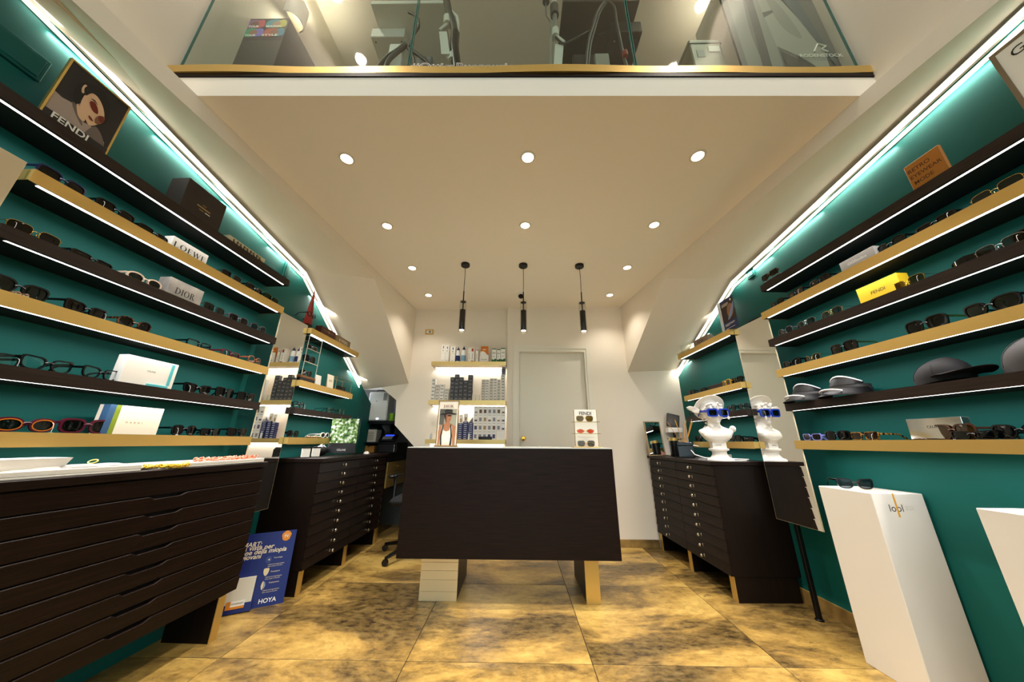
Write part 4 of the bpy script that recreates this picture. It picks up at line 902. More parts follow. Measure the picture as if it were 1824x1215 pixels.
# ================================================================== the white bust
def bust(loc, rz, H):
    t = thing('bust', 'white plaster bust with winged hat and curly hair, wearing blue sunglasses', 'bust', loc, rz)
    PL = mat('white plaster', '#eee9e1', .55)
    MB().lathe([(.001, 0), (.195, 0), (.195, .018), (.182, .032), (.135, .055), (.108, .10), (.104, .135), (.118, .155), (.146, .162), (.150, .185), (.140, .195), (.10, .20), (.001, .20)], 36).xf(Matrix.Scale(H, 4)).build('socle', PL, t, True)
    b = MB(); E = b.ell
    b.box(-.105, .105, -.07, .07, .19, .29)
    # chest and cut shoulders
    rings = []
    for z, cy, rx, ry in ((.265, .0, .085, .06), (.285, -.01, .115, .08), (.33, -.02, .175, .105), (.39, -.025, .225, .118), (.44, -.02, .255, .112), (.475, -.005, .262, .098), (.50, .01, .235, .085), (.52, .015, .18, .078), (.545, .015, .125, .08), (.575, .012, .092, .085), (.62, .008, .088, .09), (.68, .0, .09, .10)):
        rings.append([(rx*math.copysign(abs(math.cos(a))**.8, math.cos(a)), cy+ry*math.sin(a), z) for a in [2*PI*i/24 for i in range(24)]])
    b.loft(rings)
    E((.265, .0, .505), (.05, .05, .055), 12, 8)
    E((.11, -.085, .40), (.10, .05, .07), 12, 8); E((-.11, -.085, .40), (.10, .05, .07), 12, 8)
    b.tube([(.055, -.06, .53), (.06, -.03, .62), (.07, .0, .68)], .022, 8); b.tube([(-.05, -.065, .525), (-.055, -.04, .6), (-.07, .0, .68)], .022, 8)
    # head
    i0 = len(b.v)
    E((0, .01, .77), (.098, .118, .125), 20, 14); E((0, -.035, .70), (.072, .075, .075), 16, 10); E((0, -.088, .652), (.030, .026, .024), 10, 8)
    b.loft([[(-.012, -.098, .775), (.012, -.098, .775), (.012, -.085, .775), (-.012, -.085, .775)], [(-.015, -.128, .728), (.015, -.128, .728), (.017, -.09, .724), (-.017, -.09, .724)]])
    E((0, -.124, .728), (.017, .017, .014), 8, 6); E((-.017, -.108, .724), (.011, .014, .011), 8, 6); E((.017, -.108, .724), (.011, .014, .011), 8, 6)
    E((0, -.100, .693), (.030, .016, .009), 10, 6); E((0, -.097, .680), (.026, .017, .010), 10, 6)
    E((0, -.098, .790), (.075, .022, .016), 14, 6)
    for s in (-1, 1): E((s*.052, -.072, .715), (.032, .035, .035), 10, 8); E((s*.098, .015, .735), (.014, .028, .042), 8, 8)
    random.seed(3)
    for k in range(64):                          # curls round the brow and temples
        a = PI*(-1.22+2.44*k/63)-PI/2; r0 = random.uniform(.94, 1.06)
        z = .845+random.uniform(-.03, .035)-.075*(abs(a+PI/2)/1.9)**2
        E((.106*math.cos(a)*r0, .012+.124*math.sin(a)*r0, z), (.020, .020, .017), 7, 5)
    # hat: low crown and a wide tilted brim
    E((0, .055, .83), (.112, .115, .11), 20, 12)
    M = Matrix.Translation((0, .062, .845)) @ Matrix.Rotation(R(-52), 4, 'X'); j = len(b.v)
    b.lathe([(.09, .030), (.150, .016), (.186, -.006), (.190, -.016), (.182, -.018), (.145, .0), (.09, .012)], 36); b.xf(M, j)
    for s in (-1,):                              # wing
        o = [(s*.13, .04, .845), (s*.19, .03, .875), (s*.25, .035, .885), (s*.285, .045, .872), (s*.27, .05, .845), (s*.235, .05, .825), (s*.20, .045, .80), (s*.14, .045, .79)]
        b.loft([[(x, y-.016, z-.03) for x, y, z in o], [(x, y+.016, z-.03) for x, y, z in o]])
    Mh = Matrix.Translation((0, .015, .605)) @ Matrix.Rotation(R(3), 4, 'X') @ Matrix.Rotation(R(12), 4, 'Z') @ Matrix.Scale(1.36, 4) @ Matrix.Translation((0, 0, -.64)); b.xf(Mh, i0)
    o = b.xf(Matrix.Scale(H, 4)).build('figure', PL, t)
    m_ = o.modifiers.new('merge', 'REMESH'); m_.mode = 'VOXEL'; m_.voxel_size = .0032; m_.use_smooth_shade = True
    m_ = o.modifiers.new('soften', 'SMOOTH'); m_.factor = .5; m_.iterations = 4
    letters(t, 'LOEWE', lambda a, c: (a-.010, -.0715*H, .245*H+c), .045, None, INK)
    return t, Mh
BUST = (1.575, 2.60, .8722)
bt, Mh = bust(BUST, R(-14), .465)
H_ = .465
loc = Mh @ Vector((0, -.146, .714)); loc = Vector(BUST) + Matrix.Rotation(R(-14), 3, 'Z') @ (loc*H_)
eyewear('sunglasses', 'bright blue chunky sunglasses on the face of the bust', loc, R(-14+12), 'thick', 'blue', 'dark', scale=1.16, tagged=1, tilt=R(4))
# ================================================================== caps and visors on the plinth wall
FELT = mat('black cap cloth', '#0f0d0d', .85, bump=(500, .2)); GCAP = mat('charcoal cap cloth', '#3a3735', .9, bump=(500, .2))
def cap(name, label, loc, rz, m, w_=.17):
    t = thing(name, label, 'cap', loc, rz); b = MB(); rings = []      # local +x is the direction of the peak
    for k in range(9):
        f = k/8; z = .02+.098*math.sin(f*PI/2); r_ = .086*math.cos(f*PI/2*.97)
        rings.append([(r_*1.12*math.cos(a)+.004*f, r_*.95*math.sin(a), z+(.012*math.cos(a) if k < 7 else 0)) for a in [2*PI*i/28 for i in range(28)]])
    b.loft([[(p[0], p[1], p[2]-.03) for p in rings[0]]]+rings, cap=False).build('crown', m, t, 60)
    for a in (0, PI/3, 2*PI/3): MB().tube([(r_[0][0]*1.01*math.cos(a)*.98+.0, .083*math.cos(q)*math.sin(a)*1.02, 0) for r_, q in ()] or [(.0865*1.12*math.cos(q)*math.cos(a)*1.0, .0865*.95*math.cos(q)*math.sin(a), .022+.098*math.sin(q)+.012*math.cos(q)*math.cos(a)) for q in [PI*j/16 for j in range(17)]], .0012, 5).build('seam', m, t)
    MB().ell((.004, 0, .121), (.007, .007, .004), 10, 6).build('button', m, t, True)
    top = []; n = 15
    for j in range(5):
        f = j/4; row = []
        for i in range(n):
            a = -1.15+2.3*i/(n-1); x = .092*math.cos(a)+f*.098*math.cos(a*.75)**1.2; y = (.082+.006*f)*math.sin(a)
            row.append((x, y, .026+.030*f-.012*f*f-.95*(y**2)*3*f+.012*math.cos(a)*(1-f)*.0))
        top.append(row)
    vs = [p for r_ in top for p in r_]; k = len(vs); vs += [(x, y, z-.003) for x, y, z in vs]; fs = []
    for j in range(4):
        for i in range(n-1):
            q = (j*n+i, j*n+i+1, (j+1)*n+i+1, (j+1)*n+i); fs += [q, tuple(p+k for p in q[::-1])]
    for i in range(n-1): fs.append((4*n+i, 4*n+i+1, k+4*n+i+1, k+4*n+i))
    for j in range(4): fs += [(j*n, (j+1)*n, k+(j+1)*n, k+j*n), (j*n+n-1, k+j*n+n-1, k+(j+1)*n+n-1, (j+1)*n+n-1)]
    MB().add(vs, fs).build('peak', m, t, 60)
    MB().tube([(-.096+.02*abs(c)**2*9, c*1.0, -.004+.016*math.cos(c*18)) for c in [-.03+.06*i/8 for i in range(9)]], .003, 6).build('strap', BLACK, t, True)
    return t
W, dp, z, *_ = SH['R5']
s, _ = on_wall(W, 1683, 680, dp-.095); cp = cap('baseball_cap', 'black baseball cap on the fifth shelf, its peak towards the viewer', wp(W, s, dp-.098, z+.011), -PI/2-.30, FELT); cp.scale = (1.0, .95, .82)
s, _ = on_wall(W, 1872, 655, dp-.10); cp = cap('baseball_cap', 'charcoal baseball cap at the near picture edge of the fifth shelf', wp(W, s, dp-.10, z+.011), -PI/2-.30, GCAP); cp.scale = (1.08, 1.0, 1.0)
def visor(label, u, v, m, band, rz):
    W, dp, z, *_ = SH['R5']; s, _ = on_wall(W, u, v, dp-.07)
    t = thing('sun_visor', label, 'visor', wp(W, s, dp-.085, z+.001), rz); n = 25        # local -y: the peak
    ring = lambda z0, z1, r0, r1, a0, a1: [[((r_)*math.cos(a), r_*.9*math.sin(a), zz) for a in [a0+(a1-a0)*i/(n-1) for i in range(n)]] for r_, zz in ((r0, z0), (r1, z1), (r1-.003, z1), (r0-.003, z0))]
    b = MB(); r4 = ring(.034, .058, .088, .085, PI*.98, PI*2.55); b.loft([[r4[k][i] for k in range(4)] for i in range(n)]); b.build('head_band', band, t, 50)
    pk = []
    for f in (0, .35, .7, 1):
        pk.append([((.086+.028*f)*math.cos(a), .078*math.sin(a)-.085*f*max(0, -math.sin(a))**.9, .042-.030*f-.012*f*f+.0) for a in [PI+PI*i/20 for i in range(21)]])
    vs = [p for r_ in pk for p in r_]; k = len(vs); vs += [(x, y, q-.003) for x, y, q in vs]; fs = []
    for j in range(3):
        for i in range(20):
            q = (j*21+i, j*21+i+1, (j+1)*21+i+1, (j+1)*21+i); fs += [q, tuple(p+k for p in q[::-1])]
    for i in range(20): fs.append((63+i, 64+i, k+64+i, k+63+i))
    MB().add(vs, fs).build('peak', m, t, 50)
    MB().loft([[(.088*math.cos(a), .078*math.sin(a), .058), (.080*math.cos(a), .070*math.sin(a)+.012, .062+.045*abs(math.sin(a))**1.5), (.077*math.cos(a), .067*math.sin(a)+.012, .061+.045*abs(math.sin(a))**1.5), (.085*math.cos(a), .075*math.sin(a), .057)] for a in [PI*1.08+PI*.84*i/20 for i in range(21)]]).build('headpiece', m, t, 50)
    WL = mat('white stripe', '#f0edf2', .4)
    MB().tube([(.080*math.cos(a), .071*math.sin(a)+.011, .062+.045*abs(math.sin(a))**1.5) for a in [PI*1.10+PI*.80*i/20 for i in range(21)]], .004, 6).build('white_piping', WL, t, True)
    MB().tube([(.062*math.cos(a), -.090+.045*math.sin(a)*1.0-.01, .016+.016*abs(math.sin(a))) for a in [PI*1.12+PI*.76*i/16 for i in range(17)]], .005, 6, flat=1.4).build('white_stripe', WL, t, True)
    return t
VB = mat('glossy black visor', '#050505', .5, spec=.2)
visor('black sun visor with white piping at the far end of the fifth shelf', 1441, 711, VB, mat('pale grey band', '#4a484c', .5), -PI/2+.15)
visor('black sun visor with grey band, second from the far end of the fifth shelf', 1513, 702, VB, mat('dark grey band', '#2e2c2b', .5), -PI/2+.05)
W, dp, z, *_ = SH['R3']
q, rz, s = slot('R3', 1716, 458, .05)
t = thing('sunglasses', 'black wraparound shield sunglasses with yellow temple tip on the third shelf', 'sunglasses', q, rz-.1)
rr = []
for i in range(25):
    a = -1.15+2.3*i/24; x, y = .072*math.sin(a)/math.sin(1.15), .06*(1-math.cos(a)); hh = .046-.010*abs(a)
    nose = .016*max(0, 1-abs(a)/.25); rr.append([(x, y, .002+nose), (x, y, hh), (x, y+.003, hh), (x, y+.003, .002+nose)])
MB().loft(rr).build('shield', lens_mat('dark'), t, 60)
for sg in (-1, 1):
    P_ = [(sg*.073, .042, .034), (sg*.074, .075, .033), (sg*.072, .12, .026), (sg*.068, .15, .012)]
    tp = MB().tube(P_, [.006, .005, .0045, .005], 8).build('temple', frame_mat('black'), t, True)
    MB().tube([(sg*.068, .1505, .0118), (sg*.0668, .157, .009)], .0055, 8).build('tip', mat('yellow rubber', '#d8a514', .5), tp, True)
# flat brown pair and open temples lying on the lowest shelf
eyewear('sunglasses', 'dark brown sunglasses folded in front of the silver mirrored box', slot('R6', 1640, 780, .005)[0]+Vector((0, 0, .002)), RZ['R']+.05, 'slim', 'brown', 'dark', 'folded', tilt=R(-80))
eyewear('sunglasses', 'large brown round sunglasses standing at the end of the silver mirrored box', slot('R6', 1697, 772, .05)[0], RZ['R']-.15, 'big', 'brown', 'brown')

# ================================================================== on the chest with the bust
ct = lambda u, y, z=.8725: Vector((at_y(u, 810, y).x, y, z))
p = ct(1172, 3.47); t = picture_frame('table_mirror', 'small pale gold framed table mirror by the back wall', p, R(13), .19, .35, mat('champagne frame', '#b59a74', .35, .6), .014, .009, R(-6)); t['category'] = 'mirror'
MB().box(-.086, .086, .0018, .003, .009, .341).build('glass', MIRROR, t); MB().box(-.085, .105, -.03, .02, -.0003, .008, .001).build('foot', mat('champagne frame', ''), t)
q = MB().add([(.04, -.003, .012), (.10, -.003, .012), (.045, -.0015, .055)], [(0, 1, 2)]).build('card_corner', mat('printed card', '#b7837a', .5), t)
p = ct(1203, 3.36); t = thing('canister', 'black cylindrical canister with a gold rim beside the table mirror', 'canister', p)
MB().lathe([(.001, 0), (.040, 0), (.041, .004), (.041, .150), (.001, .150)], 28).build('body', mat('satin black', '#0d0b0a', .3), t, True); MB().lathe([(.001, .150), (.0415, .150), (.0415, .176), (.038, .178), (.001, .177)], 28).build('gold_lid', GOLD, t, True)
p = ct(1222, 3.12); t = thing('reed_diffuser', 'square black glass reed diffuser with a fan of amber sticks', 'diffuser', p, R(-22))
MB().box(-.066, .066, -.066, .066, 0, .105, .004).box(-.067, .067, -.067, .067, .105, .135, .004).build('jar', mat('gloss black jar', '#070707', .1), t, True)
MB().box(.0662, .0674, -.03, .03, .03, .08).build('gold_label', mat('dark label', '#2a2413', .4), t)
AMB = mat('amber reed', '#c98a24', .45)
for k, (dx, dy) in enumerate(((-.125, .02), (-.055, -.03), (-.05, .03), (.03, .05), (.045, -.02), (.10, .01), (.108, .05), (-.045, .05))):
    MB().tube([(dx*.06, dy*.06, .10), (dx*.95, dy, .325+.01*(k % 3))], .0024, 6).build('reed', AMB, t)
p = ct(1207, 3.57); t = thing('card_terminal', 'dark grey tablet till on a white stand behind the reed diffuser', 'tablet', p, R(-8))
MB().box(-.05, .05, -.05, .05, 0, .012, .003).box(-.012, .012, -.005, .015, .012, .235).build('post', BLACKM, t)
MB().box(-.075, .07, -.06, .05, .235, .285, .004).build('white_base', WHITE, t)
M = Matrix.Translation((.0, -.01, .36)) @ Matrix.Rotation(R(14), 4, 'Y') @ Matrix.Rotation(R(-14), 4, 'X')
MB().box(-.065, .065, -.012, .012, -.075, .075, .006).xf(M).build('tablet', mat('tablet grey', '#3c3a39', .4), t, True); MB().box(-.046, .044, -.0128, -.012, -.052, .048).xf(M).build('screen', mat('dark screen', '#5a5854', .2), t)
fl_ = MB()
for k in range(6):
    a = k*PI/3; fl_.loft([[(.0, 0, .155), (.04*math.cos(a-.3), .04*math.sin(a-.3), .17), (.085*math.cos(a), .085*math.sin(a), .175), (.04*math.cos(a+.3), .04*math.sin(a+.3), .17)], [(.0, 0, .15), (.04*math.cos(a-.3), .04*math.sin(a-.3), .162), (.085*math.cos(a), .085*math.sin(a), .170), (.04*math.cos(a+.3), .04*math.sin(a+.3), .162)]])
fl_.build('black_petal', BLACK, t)
cb = MB().tube([tuple(ct(1240, 2.95)+Vector(q)) for q in ((.30, -.22, .005), (.16, -.10, .005), (.06, -.02, .006), (.015, .05, .03), (.012, .10, .07), (.03, .13, .10), (.07, .15, .108), (.12, .16, .10))], .0045, 8).build('cable', WHITE, None, True); tag(cb, 'white charging cable looping beside the base of the bust', 'cable')
p = ct(1303, 2.98); t = thing('price_card', 'small cream card holder standing behind the bust', 'card holder', p, R(-15)); MB().box(-.035, .035, 0, .012, 0, .035, .001).build('card', CARD, t); MB().box(-.04, .04, -.012, .02, -.0003, .003).build('foot', WHITE, t)
p = ct(1306, 2.66); t = thing('clipboard', 'thin black and white tablet lying flat beside the bust', 'tablet', (1.70, 2.64, .8725), R(-4)); MB().box(-.07, .07, -.05, .05, 0, .006, .001).build('body', WHITE, t); MB().box(-.066, .066, -.046, .046, .006, .0075).build('glass', BLACK, t)

# ================================================================== top of the drawer cabinet
TT = .8722
TRW = mat('white tray', '#ece5d8', .4)
def tray(s0, s1, label, h=.020, o0=.04, o1=.265):
    t = thing('display_tray', label, 'tray', wp(LW, (s0+s1)/2, 0, TT), RZ['L']); w2 = (s1-s0)/2
    MB().box(-w2, w2, -o1, -o0, 0, .008, .002).build('base', TRW, t)
    for x0, x1, y0, y1 in ((-w2, w2, -o1, -o1+.008), (-w2, w2, -o0-.008, -o0), (-w2, -w2+.008, -o1+.008, -o0-.008), (w2-.008, w2, -o1+.008, -o0-.008)): MB().box(x0, x1, y0, y1, .008, h, .002).build('rim', TRW, t)
    return t
sa = lambda u, v, o=.265: on_wall(LW, u, v, o)[0]
tray(-.1, sa(252, 835), 'long white tray with pouches at the near end of the drawer cabinet', .026)
tray(sa(300, 830), sa(470, 822), 'white tray with coral chains at the far end of the drawer cabinet', .022)
lw = lambda u, o, z: Vector(wp(LW, sa(u, 830, o), o, z))
p = lw(20, .17, TT+.0085); t = thing('storage_box', 'open white box with flared sides on the near tray', 'box', p, RZ['L'])
b = MB(); fr = lambda w_, d_, z: [(-w_, -d_, z), (w_, -d_, z), (w_, d_, z), (-w_, d_, z)]
b.loft([fr(.085, .05, 0), fr(.105, .062, .055), fr(.101, .058, .055), fr(.082, .047, .004)]).build('body', WHITE, t)
PCH = mat('grey leather pouch', '#8d8a84', .5); PCH2 = mat('pale pouch', '#cfc8bb', .6); PCHB = mat('black pouch', '#141312', .45)
def pouch(label, u, o, m, l_, w_, h, z=TT+.0085, rz=0, m2=None):
    t = thing('glasses_pouch', label, 'pouch', lw(u, o, z), RZ['L']+rz)
    rg = []
    for i in range(9):
        f = i/8; k = (1-(2*f-1)**4); rg.append([(-l_/2+l_*f, w_/2*math.cos(a)*(.75+.25*k), h*(.5+.5*math.sin(a)*(.25+.75*k))) for a in [2*PI*j/14 for j in range(14)]])
    MB().loft(rg).build('body', m, t, 60)
    MB().box(-l_*.45, l_*.45, -w_*.49, -w_*.44, h*.46, h*.54).build('flap_edge', m2 or BLACK, t)
    return t
pouch('pale pouch with a dark seam lying foremost on the near tray', 45, .225, PCH2, .12, .06, .022)
pouch('pale pouch with dark marks next to the white box', 85, .22, PCH2, .11, .06, .026, rz=.2)
pouch('silver grey pouch with black lining in the middle of the near tray', 140, .225, PCH, .13, .07, .030, rz=-.1)
pouch('silver grey pouch with a pale tip, far end of the near tray', 190, .20, PCH, .12, .07, .028, rz=.15, m2=WHITE)
pouch('small pale pouch between the two trays', 258, .21, PCH2, .05, .04, .018, TT+.0005)
rg_ = MB().lathe([(.011, 0), (.014, 0), (.014, .003), (.011, .003), (.011, 0)], 20, cap=False).build('yellow_ring', mat('yellow plastic', '#d3b51c', .4), None, True); rg_.location = lw(163, .20, TT+.043); rg_.rotation_euler = (.5, .2, 0); tag(rg_, 'yellow plastic ring lying on the silver grey pouch', 'ring')
def chain(label, us, o, m, r_, n, z, seed, loops=3):
    random.seed(seed); b = MB(); s0, s1 = sa(us[0], 828, o), sa(us[1], 826, o)
    t = thing('glasses_chain', label, 'chain', wp(LW, (s0+s1)/2, o, z), RZ['L']); w_ = s1-s0
    for k in range(n):
        f = k/n; x = -w_/2+w_*((f*loops) % 1.0 if int(f*loops) % 2 == 0 else 1-(f*loops) % 1.0); y = .035*math.sin(f*19+seed)+random.uniform(-.006, .006); h = abs(.5*r_*math.sin(k*1.7))+r_
        M = Matrix.Translation((x, y, h)) @ Matrix.Rotation(k*1.3, 4, 'Z') @ Matrix.Rotation(.9*(k % 2)+.3, 4, 'X'); j = len(b.v)
        b.lathe([(r_*.72, -r_*.25), (r_, -r_*.2), (r_, r_*.2), (r_*.72, r_*.25), (r_*.72, -r_*.25)], 9, cap=False); b.xf(M, j)
    o_ = b.build('link', m, t, True); o_['kind'] = 'stuff'; return t
chain('yellow linked glasses chain lying between the two trays', (268, 345), .255, mat('yellow resin', '#d9b52c', .35), .010, 70, TT+.0005, 2)
chain('coral pink linked glasses chain on the far tray', (355, 450), .17, mat('coral resin', '#dc8468', .4), .013, 90, TT+.0085, 5, 4)
# ================================================================== short shelves by the nook
q, rz, s = slot('Ls1', 552, 585, .09)
t = thing('tower_ornament', 'tall tapering red lattice tower ornament with dark foot on the short top shelf', 'ornament', wp(LW, 2.46, .085, 1.8902), RZ['L'])
RED = mat('red painted wood', '#8e2419', .45); ht = 2.235-1.8902 if False else .30
for z0, z1, r0, r1, m, nm in ((0, .05, .028, .025, BLACKM, 'foot'), (.05, .13, .0245, .019, RED, 'lower_tier'), (.13, .31, .0185, .0065, RED, 'shaft'), (.31, .37, .006, .001, RED, 'spire')):
    b = MB(); b.loft([[(r_*a, r_*c, z) for a, c in ((-1, -1), (1, -1), (1, 1), (-1, 1))] for r_, z in ((r0, z0), (r1, z1))])
    for k in range(4): zz = z0+(z1-z0)*(k+.5)/4; r_ = r0+(r1-r0)*(k+.5)/4; b.box(-r_-.0012, r_+.0012, -r_-.0012, r_+.0012, zz-.002, zz+.002)
    b.build(nm, m, t)
eyewear('eyeglasses', 'dark round eyeglasses hung round the red tower ornament', wp(LW, 2.46, .112, 2.0), RZ['L'], 'round', 'black', 'clear', 'open', scale=.8)
# wire and glass display tower
WIRE = mat('thin steel wire', '#b6ab97', .3, .9)
s0, s1 = 2.425, 2.60; zc = 1.4552
t = thing('display_tower', 'slim steel wire display tower with glass shelves and wooden foot', 'display stand', wp(LW, (s0+s1)/2, .10, zc), RZ['L']); w2 = (s1-s0)/2
MB().box(-w2, w2, -.05, .07, .0, .028).build('dark_foot', BLACKM, t); MB().box(-w2, w2, -.055, .075, .028, .046, .001).build('wooden_foot', mat('walnut foot', '#7a4c26', .45), t)
for x in (-w2+.004, w2-.004):
    for y in (-.052, .072): MB().tube([(x, y, .046), (x, y, .375)], .0025, 6).build('wire_post', WIRE, t)
for z in (.155, .265):
    g_ = MB().box(-w2, w2, -.052, .072, z, z+.004).build('glass_shelf', ACRYL, t); MB().box(-w2, w2, -.0545, -.052, z-.001, z+.005).build('edge_wire', WIRE, g_)
MB().tube([(-w2+.004, -.052, .375), (w2-.004, -.052, .375), (w2-.004, .072, .375), (-w2+.004, .072, .375), (-w2+.004, -.052, .375)], .0025, 6).build('top_wire', WIRE, t)
for k, (z, lb) in enumerate(((.0465, 'black sunglasses on the wooden foot of the wire display tower'), (.160, 'black sunglasses on the lower glass shelf of the wire display tower'), (.270, 'dark sunglasses with pale temple on the upper glass shelf of the wire display tower'))):
    eyewear('sunglasses', lb, wp(LW, (s0+s1)/2, .135, zc+z), RZ['L'], ('panto', 'big', 'rect')[k], ('black', 'black', 'grey')[k], 'dark', 'folded')
def card(label, key, u, v, w_, h, m, back=.05, word=None, serif=False, wm=None, lean=-.08):
    q, rz, s = slot(key, u, v, back); t = thing('display_card', label, 'card', q, rz); t.rotation_euler = (lean, 0, rz)
    MB().box(-w_/2, w_/2, 0, .006, 0, h, .0005).build('card', m, t)
    if word: letters(t, word, lambda a, b: (a, -.0006, h*.58+b), w_*.5, w_*.2 if serif else None, wm, serif=serif)
    return t
card('plain white card standing by the wire display tower', 'Ls2', 567, 682, .075, .095, WCARD)
card('white card with dark serif lettering on the short gold shelf', 'Ls2', 588, 690, .095, .135, CARD, word='DIOR', serif=True, wm=INK)
s, _ = on_wall(LW, 606, 697, .12)
t = thing('wire_case', 'brass wire display case on a small wooden block', 'display case', wp(LW, s+.02, .085, 1.4552), RZ['L'])
MB().box(-.14, .14, -.055, .05, 0, .016, .001).build('wooden_block', mat('honey wood', '#a4712f', .45), t)
BW = mat('brass wire', '#9c8157', .35, .9); b = []
for x in (-.135, .135):
    for y in (-.05, .045): b.append(((x, y, .016), (x, y, .13)))
for y in (-.05, .045): b.append(((-.135, y, .13), (.135, y, .13)))
for x in (-.135, .135): b.append(((x, -.05, .13), (x, .045, .13)))
for a, c in b: MB().tube([a, c], .0022, 6).build('wire', BW, t)
eyewear('sunglasses', 'black sunglasses inside the brass wire display case', wp(LW, s+.02, .12, 1.4717), RZ['L'], 'rect', 'black', 'dark', 'folded')
def necklace(label, key, u0, u1, v, cols, seed):
    W, dp, z, *_ = SH[key]; s0, s1 = on_wall(W, u0, v, dp-.05)[0], on_wall(W, u1, v, dp-.05)[0]; random.seed(seed)
    t = thing('bead_chain', label, 'chain', wp(W, (s0+s1)/2, dp-.05, z), RZ[key[0]]); bs = [MB() for _ in cols]
    for k in range(46): f = k/45; bs[k % len(cols)].ell(((f-.5)*abs(s1-s0), .02*math.sin(f*14)-.01, .006+.004*(k % 2)), (.006,)*3, 8, 6)
    for b_, c in zip(bs, cols):
        o = b_.build('bead', mat(*c), t, True); o['kind'] = 'stuff'
    return t
necklace('string of red and cream beads on the lowest short shelf by the nook', 'Ls4', 545, 568, 780, (('red bead', '#8e3d2c', .3), ('cream bead', '#d8c7a0', .3)), 4)
necklace('string of pale beads behind the butterfly sunglasses on the gold shelf', 'L4', 8, 46, 517, (('cream bead', '#d8c7a0', .3), ('brown bead', '#6b4a2a', .3)), 6)
# top of the chest by the nook
for k, (u, y) in enumerate(((545, 2.62), (563, 2.74))):
    p = Vector((at_y(u, 806, y).x, y, TT+.0005)); t = thing('price_card', ('white card in a black clip beside the tall mirror on the chest', 'white card in a black clip behind the first, next to the black pouch')[k], 'card holder', p, R(60))
    MB().box(-.032, .032, 0, .006, .004, .075).build('card', WCARD, t); MB().box(-.034, .034, -.002, .010, .07, .08).box(-.03, .03, -.02, .03, 0, .004).build('clip', BLACKM, t)
t = thing('glasses_pouch', 'soft black pouch lying behind the display with painted tree reflection', 'pouch', (-1.72, 2.86, TT+.0005), R(70))
MB().ell((0, 0, .045), (.085, .05, .045), 18, 10, lambda p: Vector((p.x, p.y*(1+.2*math.sin(4*p.x)), p.z))).build('body', PCHB, t, True); MB().tube([(-.05, -.03, .07), (0, -.03, .10), (.03, -.02, .085)], .003, 6).build('drawstring', WHITE, t)
t = thing('counter_display', 'clear framed counter display with painted tree reflection and dark band lettered in white', 'display', (-1.565, 2.94, TT+.0005), R(6))
MB().box(-.128, .128, -.006, .006, .012, .335, .001).build('acrylic_block', ACRYL, t); MB().box(-.128, .128, -.05, .05, 0, .012, .001).build('foot', ACRYL, t)
def tree_reflection():  # street trees mirrored in the glossy display, put into the colour
    m = bpy.data.materials.new('painted tree reflection'); m.use_nodes = True; nt = m.node_tree; b = nt.nodes['Principled BSDF']; L = nt.links.new
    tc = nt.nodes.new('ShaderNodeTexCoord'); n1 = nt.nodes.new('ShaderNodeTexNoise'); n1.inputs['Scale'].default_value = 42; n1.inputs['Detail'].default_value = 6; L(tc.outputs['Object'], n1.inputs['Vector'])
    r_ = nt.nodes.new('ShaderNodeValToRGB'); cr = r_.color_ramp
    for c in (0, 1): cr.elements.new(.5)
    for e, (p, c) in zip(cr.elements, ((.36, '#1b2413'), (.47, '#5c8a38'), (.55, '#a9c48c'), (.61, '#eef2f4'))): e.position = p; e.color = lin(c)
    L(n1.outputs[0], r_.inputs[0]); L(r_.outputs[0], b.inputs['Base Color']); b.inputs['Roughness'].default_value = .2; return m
b = MB().add([(-.118, -.0065, .11), (.118, -.0065, .11), (.118, -.0065, .322), (-.118, -.0065, .322)], [(0, 1, 2, 3)]); b.build('print', tree_reflection(), t)  # sheet carrying the painted reflection
MB().add([(-.118, -.0066, .025), (.118, -.0066, .025), (.118, -.0066, .11), (-.118, -.0066, .11)], [(0, 1, 2, 3)]).build('dark_band', mat('dark band print', '#232426', .2), t)
letters(t, 'CELINE', lambda a, c: (a, -.0072, .052+c), .075, None, WINK, space=1.1)
# ================================================================== on the reception desk
DT = .9635
def dy(u, y, z=DT): return Vector((at_y(u, 790, y).x, y, z))
FY = 2.60; xl, xr = at_y(775, 795, FY).x, at_y(813, 795, FY).x; zt = at_y(795, 713, FY).z
t = picture_frame('framed_poster', 'narrow gold framed poster of a woman in black hat and braces on the desk', ((xl+xr)/2, FY, DT), 0, xr-xl, zt-DT, mat('bronze frame', '#8c6a3c', .4, .6), .014, .006, R(-3))
MB().box(-(xr-xl)/2-.008, (xr-xl)/2+.008, -.02, .03, -.0003, .008, .001).build('foot', mat('bronze frame', ''), t)
pw, ph = xr-xl-.012, zt-DT-.012
ivory = C_('print ivory', '#e6dccb'); sage = C_('print sage grey', '#9d9a86'); dgrey = C_('print dark panel', '#55524c'); hat = C_('print black hat', '#191614'); tan = C_('print tan skin', '#a9714f'); tank = C_('print white vest', '#e2d9cd'); tan2 = C_('print tan shade', '#7c4c34')
